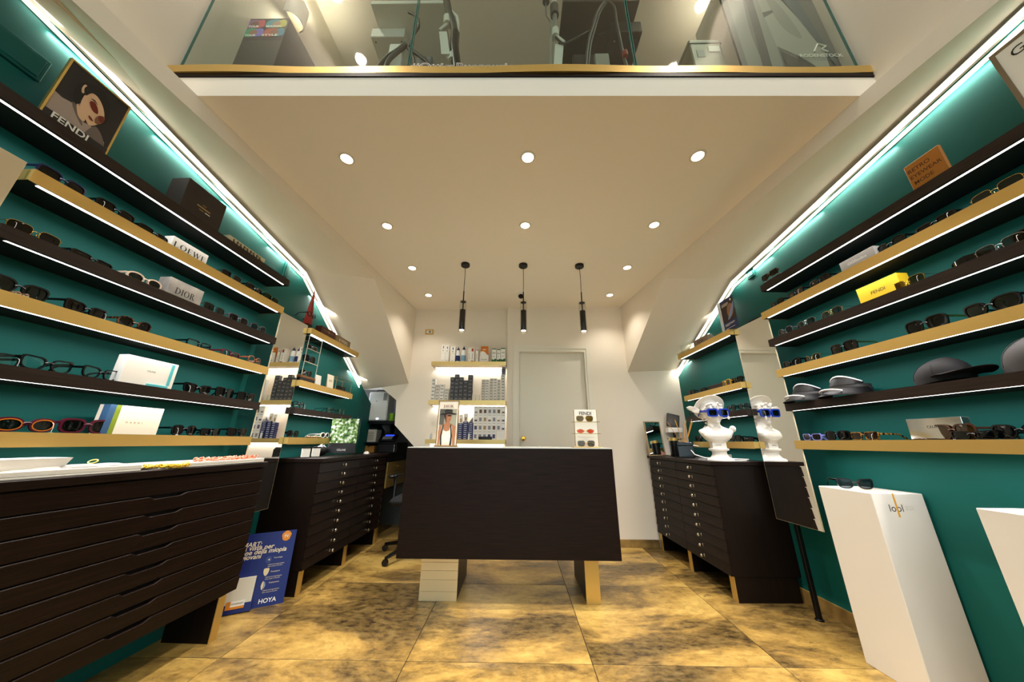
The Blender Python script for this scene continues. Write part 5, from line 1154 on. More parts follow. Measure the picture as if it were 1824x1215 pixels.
flat_print(t, [(ivory, [(0, 0), (1, 0), (1, 1), (0, 1)], 0), (sage, [(.06, .0), (.94, .0), (.94, .82), (.06, .82)], 0), (dgrey, [(.06, .46), (.30, .46), (.30, .82), (.06, .82)], 0),
  (tan, [(.05, .0), (.04, .30), (.08, .43), (.24, .47), (.40, .50), (.42, .60), (.62, .58), (.60, .50), (.78, .46), (.93, .42), (.95, .25), (.90, .0)], 0),
  (tank, [(.14, .0), (.18, .20), (.22, .44), (.27, .45), (.30, .34), (.44, .31), (.60, .33), (.68, .44), (.74, .43), (.76, .22), (.82, .0)], 0),
  (tan, [(.36, .66), (.36, .58), (.44, .52), (.54, .50), (.62, .54), (.68, .62), (.70, .72), (.62, .76), (.42, .76)], 1), (tan2, [(.36, .68), (.36, .56), (.44, .50), (.44, .62), (.42, .74)], 1), (hat, [(.30, .66), (.34, .58), (.37, .60), (.38, .74), (.32, .74)], 1),
  (hat, [(.06, .695), (.30, .725), (.55, .735), (.80, .725), (.96, .705), (.80, .69), (.56, .70), (.30, .685)], 1), (hat, [(.32, .71), (.30, .80), (.40, .815), (.58, .81), (.72, .80), (.72, .70)], 0), (C_('print hat band', '#4a403a'), [(.31, .735), (.50, .755), (.72, .75), (.72, .765), (.50, .77), (.31, .75)], 0),
  (hat, [(.46, .675), (.54, .685), (.66, .68), (.66, .66), (.56, .655), (.48, .66)], 1), (tan2, [(.54, .575), (.62, .58), (.60, .565)], 1),
  (hat, [(.19, .0), (.17, .20), (.26, .47), (.31, .46), (.235, .20), (.27, .0)], 0), (hat, [(.76, .0), (.77, .20), (.70, .46), (.65, .46), (.70, .20), (.66, .0)], 0)], lambda a, b, d: ((a-.5)*pw, .003-d, .006+b*ph))
letters(t, 'DIOR', lambda a, b: (a, -.0025, .006+ph*.885+b), pw*.50, ph*.065, mat('brown print', ''), serif=True)
FY = 2.62; x0, x1 = at_y(1025, 795, FY).x, at_y(1067, 795, FY).x; zt = at_y(1044, 730, FY).z; w2 = (x1-x0)/2; hh = zt-DT
t = thing('display_stand', 'white eyewear display stand with three clear shelves and bold black lettering', 'display stand', ((x0+x1)/2, FY, DT))
MB().box(-w2, w2, .0, .008, .004, hh, .001).build('back_panel', WHITE, t)
GE = mat('pale gold strip', '#b9975a', .35, .8)
for sx in (-1, 1): MB().box(sx*w2, sx*(w2-.003), -.002, .010, .004, hh).build('side_strip', GE, t)
MB().box(-w2-.03, w2, -.09, .012, 0, .005, .001).build('foot', GE, t)
letters(t, 'FENDI', lambda a, b: (a, -.001, hh*.90+b), w2*1.05, None, INK, bold=.015)
shz = (hh*.355, hh*.66)
for z in shz:
    g_ = MB().box(-w2-.032, w2, -.085, -.001, z-.003, z).build('clear_shelf', ACRYL, t); MB().box(-w2-.032, w2, -.087, -.085, z-.0035, z+.0005).build('front_edge', GE, g_)
for z, sh, ln, fr, lb in ((shz[1]+.0003, 'navigator', 'olive', 'gold', 'olive brown sunglasses on the top shelf of the white display stand'), (shz[0]+.0003, 'eye', 'red', 'gold', 'coral red oval sunglasses on the middle shelf of the white display stand'), (.0053, 'navigator', 'smoke', 'gold', 'large smoky grey sunglasses at the bottom of the white display stand')):
    eyewear('sunglasses', lb, ((x0+x1)/2-.022, FY-.075, DT+z), 0, sh, fr, ln, 'folded', scale=1.0)
# ================================================================== alcove shelves
def pz(u, v, y): p = at_y(u, v, y); return p.x, p.z
PR = lambda n, c: mat(n, c, .55)
def abox(name, label, u0, u1, vt, zb, y, dep, m, cat='box', group=None, c=0):
    xa, xb = at_y(u0, vt+12, y).x, at_y(u1, vt+12, y).x; h = at_y((u0+u1)/2, vt, y).z-zb
    t = thing(name, label, cat, ((xa+xb)/2, y, zb), 0, group); MB().box(-(xb-xa)/2+.0005, (xb-xa)/2-.0005, 0, dep, 0, h-.0004, c).build('carton', m, t); return t, xb-xa, h
def marks(t, w_, h, ly): flat_print(t, ly, lambda a, b, d: ((a-.5)*w_*.98, -.0004-d, b*h))
rc = lambda m, a, b, c, d: (m, [(a, b), (c, b), (c, d), (a, d)], 0)
YA = 3.60; Z1 = ZB1+.0006; LG = PR('pale grey print', '#b9b2a6'); SAGEP = PR('sage print', '#a4a79a'); NAVY = PR('navy print', '#18205a'); RDP = PR('red print', '#b02a20'); OR = PR('orange print', '#d9781a'); GR = PR('green print', '#2c6a35'); SKY = PR('sky print', '#7aa3bd')
for i, (u0, u1, vt, lb) in enumerate(((786, 793, 614, 'tall white carton at the wall end of the highest alcove shelf'), (793, 800, 615, 'tall white carton, second along the highest alcove shelf'), (802, 811, 617, 'tall white carton next to the first navy-capped bottle'))):
    t, w_, h = abox('solution_carton', lb, u0, u1, vt, Z1, YA, .05, WCARD); marks(t, w_, h, [rc(LG, .05, .52, .95, .53), rc(SAGEP, .35, .62, .6, .7), rc(PR('violet print', '#5f5a86'), .4, .78, .62, .92), rc(LG, .3, .08, .7, .12)])
BOT = mat('white bottle plastic', '#e6e6e4', .35); CAPN = mat('navy cap', '#161d52', .3)
def bottle(label, u, vt, w_, m, cm, zb=Z1, y=YA+.03, band=None):
    x = at_y(u, vt+12, y).x; h = at_y(u, vt, y).z-zb; r_ = w_/2; t = thing('bottle', label, 'bottle', (x, y, zb))
    MB().lathe([(.001, 0), (r_, 0), (r_, h*.66), (r_*.75, h*.74), (r_*.42, h*.78), (.001, h*.78)], 18).build('body', m, t, True)
    MB().lathe([(.001, h*.78), (r_*.62, h*.78), (r_*.6, h*.86), (r_*.2, h*.93), (r_*.12, h), (.001, h)], 16).build('cap', cm, t, True)
    if band: MB().lathe([(r_*1.01, h*.08), (r_*1.01, h*.42)], 18, cap=False).build('label_band', band, t, True)
bottle('white bottle with navy pointed cap beside the tall white carton', 816, 618, .052, BOT, CAPN, band=PR('navy print', ''))
bottle('white bottle with navy pointed cap, second of its pair on the alcove shelf', 826, 617, .056, BOT, CAPN, band=SKY)
for u0, u1, vt, top, lb in ((834, 838, 620, 0, 'narrow white carton between the bottles and the red marked carton'), (838, 845, 619, 1, 'white carton with a red top mark on the highest alcove shelf'), (847, 852, 621, 1, 'small white carton with thin red mark beside the orange pouch')):
    t, w_, h = abox('solution_carton', lb, u0, u1, vt, Z1, YA, .05, WCARD); marks(t, w_, h, ([rc(RDP, .25, .72 if u0 == 838 else .85, .75, .93)] if top else []) + [rc(LG, .4, .2, .6, .6)] + ([rc(RDP, .2, .03, .8, .1)] if u0 == 838 else []))
t, w_, h = abox('solution_carton', 'low white carton with dark lettering in front of the orange pouch', 854, 870, 633, Z1, YA-.01, .02, WCARD); letters(t, 'biosoft', lambda a, b: (a, -.0008, h*.4+b), w_*.6, None, INK)
xa = at_y(863, 630, YA+.02).x; hp = at_y(863, 617, YA+.02).z-Z1
t = thing('refill_pouch', 'orange and white refill pouch standing on the highest alcove shelf', 'pouch', (xa, YA+.02, Z1))
MB().loft([[(x*k, yy, z) for x, yy in ((-.047, -.008*q), (.047, -.008*q), (.047, .008*q), (-.047, .008*q))] for z, k, q in ((0, 1, 2), (hp*.5, 1, 1.6), (hp*.93, .95, .3), (hp, .95, .2))]).build('pouch', PR('orange foil', '#d9781a'), t, True)
flat_print(t, [(WINK, [(.02, .40), (.02, .62), (.4, .66), (.75, .52), (.98, .40), (.98, .46), (.7, .42), (.4, .40)], 1), rc(OR, .1, .86, .9, .88), rc(WINK, .3, .75, .7, .80)], lambda a, b, d: ((a-.5)*.094, -.018-d, b*hp))
for u0, u1, vt, lb in ((876, 884, 621, 'green and white carton beside the orange pouch'), (885, 891.5, 622, 'green and white carton in the middle of its row of three'), (892, 900, 620, 'green and white carton at the door end of the highest alcove shelf')):
    t, w_, h = abox('solution_carton', lb, u0, u1, vt, Z1, YA, .05, WCARD); marks(t, w_, h, [rc(GR, 0, .93, 1, 1), rc(LG, .15, .62, .85, .72), (GR, [(0, 0), (1, 0), (1, .24), (.7, .26), (.45, .16), (.2, .22), (0, .2)], 0), rc(LG, .2, .4, .7, .45)])
# small lens boxes, column by column
Z2 = ZB2+.0006
WB = [mat('white lens box', '#d8d3ca', .55), mat('pale lens box', '#c7c1b6', .55)]; BB = mat('charcoal lens box', '#3d3b3b', .55); LBL = PR('lens box label', '#8b867d'); LBL2 = PR('charcoal label', '#68666a')
_SM = {}
def small_box(label, x0, x1, y, z, h, m, lm, group):
    key = (round(x1-x0, 4), round(h, 4), m.name)
    if key not in _SM:
        w_ = x1-x0; a = MB().box(-w_/2+.0006, w_/2-.0006, 0, .045, .0003, h-.0006); b = MB()
        b.add([(-w_*.30, -.0004, h*.30), (w_*.30, -.0004, h*.30), (w_*.30, -.0004, h*.62), (-w_*.30, -.0004, h*.62)], [(0, 1, 2, 3)])
        _SM[key] = a.mesh('carton', m), b.mesh('label', lm)
    t = thing('lens_box', label, 'box', ((x0+x1)/2+random.uniform(-.0012, .0012), y+random.uniform(0, .004), z), 0, group); put('carton', _SM[key][0], t); put('label', _SM[key][1], t)
def column(u0, u1, vt, rows, m, lm, label, group, col, y=YA-.01):
    x0, x1 = at_y(u0, 700, y).x, at_y(u1, 700, y).x; zt = at_y((u0+u1)/2, vt, y).z; h = (zt-Z2)/rows
    for k in range(rows): small_box(label % ('top box' if k == rows-1 else 'bottom box' if k == 0 else ORD[k]+' box up', ORD[col]), x0, x1, y, Z2+k*h, h, m, lm, group)
random.seed(11)
for i, (u0, u1, vt, r_) in enumerate(((767.3, 774.3, 674, 6), (774.8, 782.6, 685, 5), (783, 790.6, 684, 5), (791, 799, 692, 4))): column(u0, u1, vt, r_, WB[i % 2], LBL, 'white lens box, %s, %s column from the wall end', 'white lens boxes at the wall end', i)
for i, (u0, u1, vt, r_) in enumerate(((800.8, 808.4, 672, 6), (808.6, 816.2, 667, 7), (816.4, 824.2, 672, 6), (824.4, 832.4, 677.5, 5), (832.6, 841, 668, 7))): column(u0, u1, vt, r_, BB, LBL2, 'charcoal lens box, %s in the %s column of the tall dark stack', 'charcoal lens boxes', i)
for i, (u0, u1, vt, r_) in enumerate(((857, 863.4, 676, 8), (864, 870.6, 676, 8), (871.6, 877.8, 674, 8), (878.6, 884.8, 674, 8), (885.4, 891, 676, 7), (892, 899.6, 667, 9))): column(u0, u1, vt, r_, WB[(i+1) % 2], LBL, 'white lens box, %s, %s column past the vial boxes', 'white lens boxes at the door end', i)
x0, x1 = at_y(893, 700, YA-.01).x, at_y(900, 700, YA-.01).x; zt = at_y(896, 667, YA-.01).z
for k, lb in enumerate(('grey-blue lens box under another on top of the door end stack', 'dark grey lens box second from the top of the door end stack', 'topmost dark lens box of the door end stack')): small_box(lb, x0, x1, YA-.008, zt+k*.030, .030, mat('grey-blue lens box', '#5b5c62', .5) if k != 1 else BB, LBL2, None)
for u, lb in ((843.5, 'small clear vial box touching the charcoal stack'), (851, 'small pale vial box standing alone on the middle alcove shelf')): 
    abox('vial_box', lb, u-3, u+3, 703, Z2, YA, .03, mat('pale vial carton', '#d9cfba', .4))
# lowest alcove shelf
Z3 = ZB3+.0006; WIN = [PR('brown window print', '#6b4c3d'), PR('grey window print', '#8a8791'), PR('violet window print', '#4a4468'), PR('tan window print', '#a98a5c')]
gx = [at_y(843.3+8.15*i, 752, YA-.012).x for i in range(8)]; gz = [Z3, at_y(870, 767.4, YA-.012).z, at_y(870, 752.6, YA-.012).z, at_y(870, 738, YA-.012).z, at_y(870, 724, YA-.012).z]
cube = {}
for r_ in range(4):
    for c in range(7):
        if r_ == 0 and c > 4: continue
        w_, h = gx[c+1]-gx[c], gz[r_+1]-gz[r_]; k = random.choice((0, 1, 1, 2, 3)); kind = random.random() < .45
        t = thing('lens_carton', 'white window carton, %s row, %s from the blue stack' % (('bottom', 'second', 'third', 'top')[r_], ORD[c]), 'box', ((gx[c]+gx[c+1])/2, YA-.012+random.uniform(0, .003), gz[r_]), 0, 'white window cartons')
        key = (r_, k, kind)
        if key not in cube: cube[key] = MB().box(-w_/2+.0008, w_/2-.0008, 0, .07, .0003, h-.0008).mesh('carton', WHITE), MB().add([(-w_*.28, -.0005, h*.14), (w_*.28, -.0005, h*.14), (w_*.28, -.0005, h*(.34 if kind else .6)), (-w_*.28, -.0005, h*(.34 if kind else .6))], [(0, 1, 2, 3)]).add([(-w_*.3, -.0005, h*.85), (w_*.3, -.0005, h*.85), (w_*.3, -.0005, h*.89), (-w_*.3, -.0005, h*.89)], [(0, 1, 2, 3)]).mesh('window_print', WIN[k])
        put('carton', cube[key][0], t); put('window_print', cube[key][1], t)
abox('white_box', 'plain white box at the door end of the lowest alcove shelf', 884.4, 899, 768, Z3, YA-.012, .07, WHITE)
NB = mat('navy lens pack', '#20285c', .45); WE = PR('white pack edge', '#c9cbd6')
for i, (u0, u1, vt, n) in enumerate(((815, 823.4, 754, 8), (824, 832.6, 751, 9), (833.6, 842.4, 753, 8))):
    xa, xb = at_y(u0, 770, YA-.005).x, at_y(u1, 770, YA-.005).x; zt = at_y((u0+u1)/2, vt, YA-.005).z; h = (zt-Z3)/n
    for k in range(n): small_box('navy lens pack, %s in the %s blue stack beside the hat poster' % ('top one' if k == n-1 else 'bottom one' if k == 0 else ORD[k]+' one up', ORD[i]), xa, xb, YA-.005, Z3+k*h, h, NB, WE, 'navy lens packs')
for u0, u1, vt, zz, lb in ((818, 824, 739, 0, 'white lens carton lying over the first navy stack'), (826, 833, 737, 1, 'white lens carton lying over the middle navy stack')):
    t, w_, h = abox('lens_carton', lb, u0, u1, vt, at_y(u0, (754, 751)[zz], YA).z+.001, YA, .05, WHITE); marks(t, w_, h, [rc(WIN[3], .25, .1, .75, .55)])
t = thing('grey_wedge', 'grey card wedge leaning on the navy packs', 'card', (at_y(838, 752, YA).x, YA+.02, at_y(838, 753, YA).z+.0008)); MB().prism([(-.022, 0), (.022, 0), (.022, .062)], lambda a, b, d: (a, d, b), 0, .04).build('card', mat('grey card', '#77767c', .6), t)
bottle('little white dropper bottle with pale blue cap in front of the navy packs', 835, 770, .020, BOT, mat('pale blue cap', '#8db4d8', .3), Z3, YA-.02)
bottle('small grey glass bottle behind the hat poster', 767.5, 771, .026, mat('grey glass', '#a9b0b4', .15), mat('grey cap', '#8a8d90', .4), Z3, YA)
t = thing('glasses_pouch', 'black glasses case lying in front of the white cartons on the lowest alcove shelf', 'case', (at_y(864, 780, YA-.04).x, YA-.03, Z3)); MB().box(-.075, .075, 0, .016, 0, .032, .007).build('body', BLACK, t, True); MB().box(-.0752, .0752, -.0003, .0163, .017, .0183).build('seam', DARK, t)
# ================================================================== wall fittings
q = at_y(765, 591.5, BACK_L)
t = thing('wall_socket', 'gold framed wall socket plate high on the back wall', 'socket', (q.x, BACK_L, q.z)); MB().box(-.052, .052, -.008, -.0003, -.034, .034, .004).build('gold_plate', GOLD, t); MB().box(-.034, .034, -.010, -.008, -.018, .018, .001).build('insert', WHITE, t); MB().lathe([(.001, -.018), (.012, -.018), (.014, -.010)], 14, ax='y', c=(.008, 0, 0), cap=False).build('button', GREY, t, True)
t = thing('security_camera', 'small white dome security camera with dark lens on the ceiling by the back wall', 'camera', (.048, 3.22, CZ))
MB().lathe([(.001, 0), (.052, 0), (.052, -.014), (.044, -.022), (.001, -.022)], 24).build('mount', WHITE, t, True); MB().ell((0, -.004, -.050), (.040, .040, .040), 20, 12).build('ball', WHITE, t, True); MB().ell((0, -.014, -.062), (.033, .034, .030), 18, 10).build('lens_dome', mat('dark lens', '#000'), t, True)
# ================================================================== nook below the stair
NKY = 3.95
t = thing('nook_desk', 'built-in nook counter with two pale gold drawers beyond the chest', 'desk', (-1.65, 4.05, 0))
MB().box(-.155, .20, -.335, .39, .842, .871).build('counter', BLACKM, t); MB().box(-.155, .195, -.325, .36, .775, .841).build('apron', BLACKM, t)
MB().box(-.155, .185, -.29, .30, .50, .774).build('carcass', DARK, t)
for z0, z1 in ((.664, .772), (.505, .660)):
    d_ = MB().box(.186, .202, -.285, .30, z0, z1, .001).build('drawer', GOLDV, t); MB().lathe([(.004, 0), (.004, .012), (.011, .016), (.011, .022), (.001, .024)], 12, (.202, -.0, (z0+z1)/2), ax='x').build('knob', BRASS, d_, True)
MB().box(-.10, .17, -.30, -.27, 0, .499).build('side_panel', GOLDV, t)
t = thing('nook_shelf', 'black shelf in the nook carrying the white appliance', 'shelf', (-1.69, 4.2, 1.205)); MB().box(-.19, .21, -.27, .249, 0, .034).build('board', BLACKM, t); MB().box(-.01, .01, .15, .2485, -.10, 0).build('bracket', BLACKM, t)
x0, x1 = -1.862, -1.612
t = thing('wall_appliance', 'glossy white boxy appliance with a glowing blue-white light in the nook', 'appliance', ((x0+x1)/2, NKY, 1.2395))
MB().box(-.125, .125, 0, .22, 0, .355, .012).build('housing', mat('gloss white appliance', '#e4e0d8', .08), t, 30)
MB().ell((.015, -.001, .026), (.016, .003, .009), 12, 6).build('status_light', mat('blue-white light', '#cfd6ff', emit=8, ecol='#c9d2ff'), t)
MB().box(.06, .105, -.0012, 0, .25, .345).build('sticker', mat('grey sticker', '#8b8880', .5), t); MB().lathe([(.001, -.002), (.006, -.002), (.006, 0)], 12, (-.02, 0, .24), ax='y').build('badge', STEEL, t)
MB().tube([(-.06, .08, .355), (-.06, .08, .39), (.0, .10, .392), (.12, .12, .380)], .007, 8).build('hose', BLACK, t, True)
t = thing('green_cup', 'lime green cup on the black nook shelf beside the white appliance', 'cup', (-1.555, 3.99, 1.2395)); MB().lathe([(.001, 0), (.034, 0), (.036, .012), (.030, .02), (.032, .095), (.028, .095), (.027, .02), (.001, .018)], 22).build('cup', mat('lime plastic', '#7fae1c', .35), t, True); MB().tube([(.005, 0, .03), (.012, .004, .15)], .004, 6).build('pen', mat('blue pen', '#3550a0', .4), t)
t = thing('desk_shelf', 'low black riser shelf on the nook counter', 'shelf', (-1.66, 4.1, .872)); MB().box(-.21, .23, -.18, .2, .105, .115).build('board', BLACKM, t)
for x in (-.205, .225): MB().box(x-.005, x+.005, -.18, .2, 0, .105).build('side', BLACKM, t)
t = thing('slotted_printer', 'cream box printer with slotted front on the nook riser', 'printer', (-1.795, 3.98, .9875)); MB().box(-.075, .075, 0, .15, 0, .150, .006).build('housing', mat('cream plastic', '#b9b3a2', .5), t)
for k in range(6): MB().box(-.035, .045, -.001, .0, .03+.017*k, .034+.017*k).build('slot', BLACK, t)
MB().box(-.06, .06, .02, .13, .150, .19, .01).build('black_top', BLACK, t)
t = thing('desk_phone', 'black desk phone with a glowing blue display on the nook riser', 'telephone', (-1.575, 3.965, .9875)); M = Matrix.Rotation(R(35), 4, 'X')
MB().box(-.10, .10, 0, .13, 0, .03, .004).xf(M).build('body', BLACK, t); MB().box(-.05, .06, .085, .112, .0301, .0315).xf(M).build('display', mat('blue display', '#2a3fc0', emit=1.2, ecol='#2c46ff'), t)
b = MB()
for i in range(6):
    for j in range(3): b.box(-.06+.02*i, -.046+.02*i, .02+.02*j, .032+.02*j, .030, .034)
b.xf(M).build('keypad', mat('grey keys', '#8b8a88', .5), t)
t = thing('wooden_box', 'honey coloured wooden box under the nook riser', 'box', (-1.785, 3.96, .8725)); MB().box(-.07, .07, 0, .12, 0, .075, .002).build('body', mat('honey wood', ''), t); MB().box(-.008, .008, -.002, 0, .06, .076).build('notch', DARK, t)
t = thing('black_printer', 'black printer under the nook riser with a pale lever', 'printer', (-1.56, 3.93, .8725)); MB().box(-.11, .11, 0, .2, 0, .098, .004).build('housing', mat('black printer plastic', '#0c0c0d', .35), t); MB().box(.095, .103, -.006, 0, .01, .09).build('lever', STEEL, t); MB().box(-.10, .08, -.002, 0, .03, .036).build('paper_slot', DARK, t)
q = at_y(665, 804, 3.55); t = thing('computer_mouse', 'white computer mouse at the far end of the chest by the nook', 'mouse', (-1.60, 3.52, TT+.0005), R(20)); MB().ell((0, 0, 0), (.03, .05, .026), 16, 10, lambda p: Vector((p.x, p.y, max(0, p.z)))).build('body', WHITE, t, True); MB().tube([(0, -.04, .012), (0, -.02, .022)], .004, 6).build('wheel', GREY, t)
# office chair behind the desk
t = thing('office_chair', 'black office swivel chair half hidden behind the desk', 'chair', (-.92, 3.36, 0))
for k in range(5):
    a = R(166)+k*2*PI/5; x, y = math.cos(a), math.sin(a); l = MB().tube([(.03*x, .03*y, .10), (0.2*x, 0.2*y, .085), (.35*x, .35*y, .06)], [.022, .018, .014], 8).build('leg', BLACK, t, True)
    MB().lathe([(.001, -.011), (.026, -.011), (.028, 0), (.026, .011), (.001, .011)], 16, (.35*x, .35*y, .0285), ax='y').build('caster', BLACK, l, True)
MB().lathe([(.03, .07), (.03, .20), (.02, .21), (.02, .44)], 14).build('column', BLACK, t, True)
MB().box(-.24, .24, -.24, .24, .44, .51, .03).build('seat', mat('black mesh cloth', '#101011', .8), t, True)
MB().box(-.22, .22, .20, .26, .60, 1.0 if False else .93, .025).build('backrest', mat('black mesh cloth', ''), t, True); MB().box(-.03, .03, .22, .27, .44, .62, .01).build('back_post', BLACK, t)
for s in (-1, 1): MB().tube([(s*.23, .0, .46), (s*.28, .0, .48), (s*.28, .0, .66)], .014, 8).box(s*.25, s*.31, -.13, .10, .66, .69, .01).build('armrest', BLACK, t, True)
# blue leaning sign
pA, pB = at_z(504, 1074, 0), at_z(422, 1090, 0); dr = (pA-pB).normalized(); ang = math.atan2(dr.y, dr.x); W2 = .36; HB = at_y(528, 942, pA.y+.07).z
t = thing('advertising_board', 'dark blue advertising board with slanted cream wording leaning against the chest side', 'sign', (pA.x, pA.y, 0), ang); t.rotation_euler = (R(-9), 0, ang)
hb = HB/math.cos(R(9)); BLU = mat('navy board print', '#12246a', .45); CRM = PR('cream print', '#e0d2b4')
MB().box(-W2, 0, 0, .006, 0, hb).build('board', BLU, t)
for s_, xe, wd_, z in (('MIYOSMART:', -.185, .205, .850), ('lenti da vista per', -.112, .262, .790), ('la gestione della miopia', -.040, .345, .730), ('nei più giovani', -.172, .215, .668)): letters(t, s_, lambda a, b: (xe-wd_/2+a, -.0006, hb*z+b), wd_, None, CRM, bold=.02, shear=.2)
flat_print(t, [(PR('orange badge', '#d9861f'), [(-.055+.026*math.cos(a)*(1+.08*math.sin(5*a)), hb*.925+.030*math.sin(a)) for a in [2*PI*i/16 for i in range(16)]], 1)], lambda a, b, d: (a, -d, b), 'badge')
letters(t, 'TV', lambda a, b: (-.055+a, -.0011, hb*.915+b), .026, None, WINK, bold=.03); letters(t, 'VISTO IN', lambda a, b: (-.055+a, -.0011, hb*.945+b), .028, None, WINK)
ICN = PR('pale icon print', '#d8c9a2')
for k, (z, ic) in enumerate(((.612, 0), (.445, 1), (.275, 2))):
    x = -.128; g_ = []
    if ic == 0: g_ = [(PR('navy icon', '#33427c'), [(x+.016*math.cos(a), hb*z+.02*math.sin(a)) for a in [2*PI*i/12 for i in range(12)]], 1), (ICN, [(x-.006, hb*z), (x+.006, hb*z+.006), (x+.006, hb*z-.006)], 0)]
    if ic == 1: g_ = [(ICN, [(x-.014, hb*z+.018), (x, hb*z+.022), (x+.014, hb*z+.018), (x+.012, hb*z-.006), (x, hb*z-.02), (x-.012, hb*z-.006)], 1)]
    if ic == 2: g_ = [(ICN, [(x-.012, hb*z), (x-.004, hb*z+.024), (x+.002, hb*z), (x-.004, hb*z-.024)], 1), (PR('pale blue print', '#9fb2cf'), [(x+.002, hb*z+.022), (x+.010, hb*z), (x+.002, hb*z-.022), (x+.005, hb*z)], 1)]
    flat_print(t, g_, lambda a, b, d: (a, -d, b), 'icon')
    for s_, dz, wd_, xx in ((('Tecnologia', .006, .048, -.078), ('Protezione', .0, .048, -.078), ('Trattamento', .010, .056, -.074))[k], ('rallenta la progressione', -.070*hb, .088, -.082), ('della miopia nei bambini', -.095*hb, .080, -.086)): letters(t, s_, lambda a, b, dz=dz, xx=xx: (xx+a, -.0006, hb*z+dz+b), wd_, None, CRM)
letters(t, 'HOYA', lambda a, b: (-.088+a, -.0006, hb*.075+b), .092, None, WINK, bold=.02)
lf = MB().box(-W2+.02, -.165, -.035, -.0005, 0, hb*.11).build('leaflet_pocket', BLU, t); MB().box(-W2+.03, -.172, -.028, -.003, hb*.11, hb*.42).build('leaflets', mat('leaflet paper', '#d8d2c2', .6), lf)
b_ = MB().box(-.292, -.202, -.0356, -.035, .022, .062).build('leaflet_label', WCARD, t); MB().box(-.292, -.27, -.036, -.0356, .022, .062).build('orange_corner', PR('orange badge', ''), b_); MB().box(-.27, -.202, -.036, -.0356, .022, .034).build('orange_band', PR('orange badge', ''), b_)
letters(t, 'MIYOSMART', lambda a, b: (-.237+a, -.0365, .048+b), .06, None, INK)
# blue leaflet stand, short shelf by the bust
W, dp, z, *_ = SH['Rs1']; sc, _ = on_wall(RW, 1303, 585, .14)
zt = on_wall(RW, 1296, 530, .14)[1]
t = thing('leaflet_stand', 'clear stand with a dark blue leaflet of a face behind a curved lens', 'display stand', wp(RW, sc, .14, z+.0003), RZ['R']); hh = zt-z; w2 = .085
MB().box(-w2, w2, .001, .007, 0, hh, .001).build('acrylic', ACRYL, t)
MB().box(-w2, -w2+.004, -.02, .02, 0, hh).build('pale_side', WHITE, t)
flat_print(t, [(C_('leaflet navy', '#1d2a5c'), [(.04, 0), (1, 0), (1, 1), (.04, 1)], 0), (C_('leaflet brown', '#3a2822'), [(.04, .30), (1, .30), (1, .92), (.04, .92)], 0), (C_('leaflet skin', '#9a6a52'), [(.48, .45), (.45, .62), (.55, .76), (.76, .80), (.88, .70), (.86, .52), (.70, .40)], 1), (C_('leaflet glint', '#7f93b8'), [(.42, .34), (.60, .52), (.90, .78), (.98, .80), (.92, .62), (.66, .40)], 1)] +
   [rc(WINK, .14, y, x, y+.012) for y, x in ((.86, .62), (.825, .66), (.79, .58), (.22, .84), (.19, .78), (.16, .46), (.08, .80))] + [(WINK, [(.84+.05*math.cos(a), .90+.035*math.sin(a)) for a in [2*PI*i/10 for i in range(10)]], 1)], lambda a, b, d: ((a-.5)*2*w2, .001-d, b*hh))
s_, _ = on_wall(RW, 1240, 620, .15)
t = thing('acrylic_stand', 'bent clear acrylic stand at the far end of the short top shelf over the bust', 'display stand', wp(RW, 3.12, .15, z+.0003), RZ['R'])
MB().loft([[(-.12, 0, q), (.10, 0, q), (.10, .003, q), (-.12, .003, q)] for q in (0, .095)]).box(-.12, .10, -.06, 0, 0, .003).build('acrylic', clear('bright acrylic', '#f2f6f2', 2.2), t)
# ================================================================== upper room, seen up through the balustrade
UF = CZ+.16
for sg, lb in ((-1, 'white half-round uplight on the upper wall over the boxed display'), (1, 'white half-round uplight on the upper wall over the grey poster')):
    t = thing('wall_lamp', lb, 'wall lamp', (sg*1.80, 1.56, 4.26), 0)
    n = 18; MB().loft([[(-sg*.001, r_*math.cos(a)*1.0, z) if False else (-sg*(.02+r_*math.sin(a)), r_*math.cos(a), z) for a in [PI*i/n for i in range(n+1)]] for r_, z in ((.07, -.11), (.078, -.10), (.078, .10), (.074, .10), (.066, -.09))], closed=False, cap=False).box(-sg*.0005, -sg*.02, -.078, .078, -.11, .10).build('shade', WHITE, t, True)
    MB().lathe([(.001, .0), (.03, .0), (.03, .05), (.001, .06)], 16, (-sg*.055, 0, 0)).build('bulb', mat('bulb glow', '#ffffff', emit=5, ecol='#ffe2b0'), t, True)
    l = bpy.data.lights.new('uplight', 'SPOT'); l.energy = 13; l.spot_size = R(140); l.spot_blend = .8; l.shadow_soft_size = .04; l.color = (1, .88, .72)
    o = bpy.data.objects.new('uplight', l); COL.objects.link(o); o.location = (sg*1.72, 1.56, 4.33); o.rotation_euler = (PI, 0, 0)
    l = bpy.data.lights.new('downwash', 'SPOT'); l.energy = 6; l.spot_size = R(140); l.spot_blend = .8; l.shadow_soft_size = .04; l.color = (1, .88, .72)
    o = bpy.data.objects.new('downwash', l); COL.objects.link(o); o.location = (sg*1.70, 1.56, 4.14)
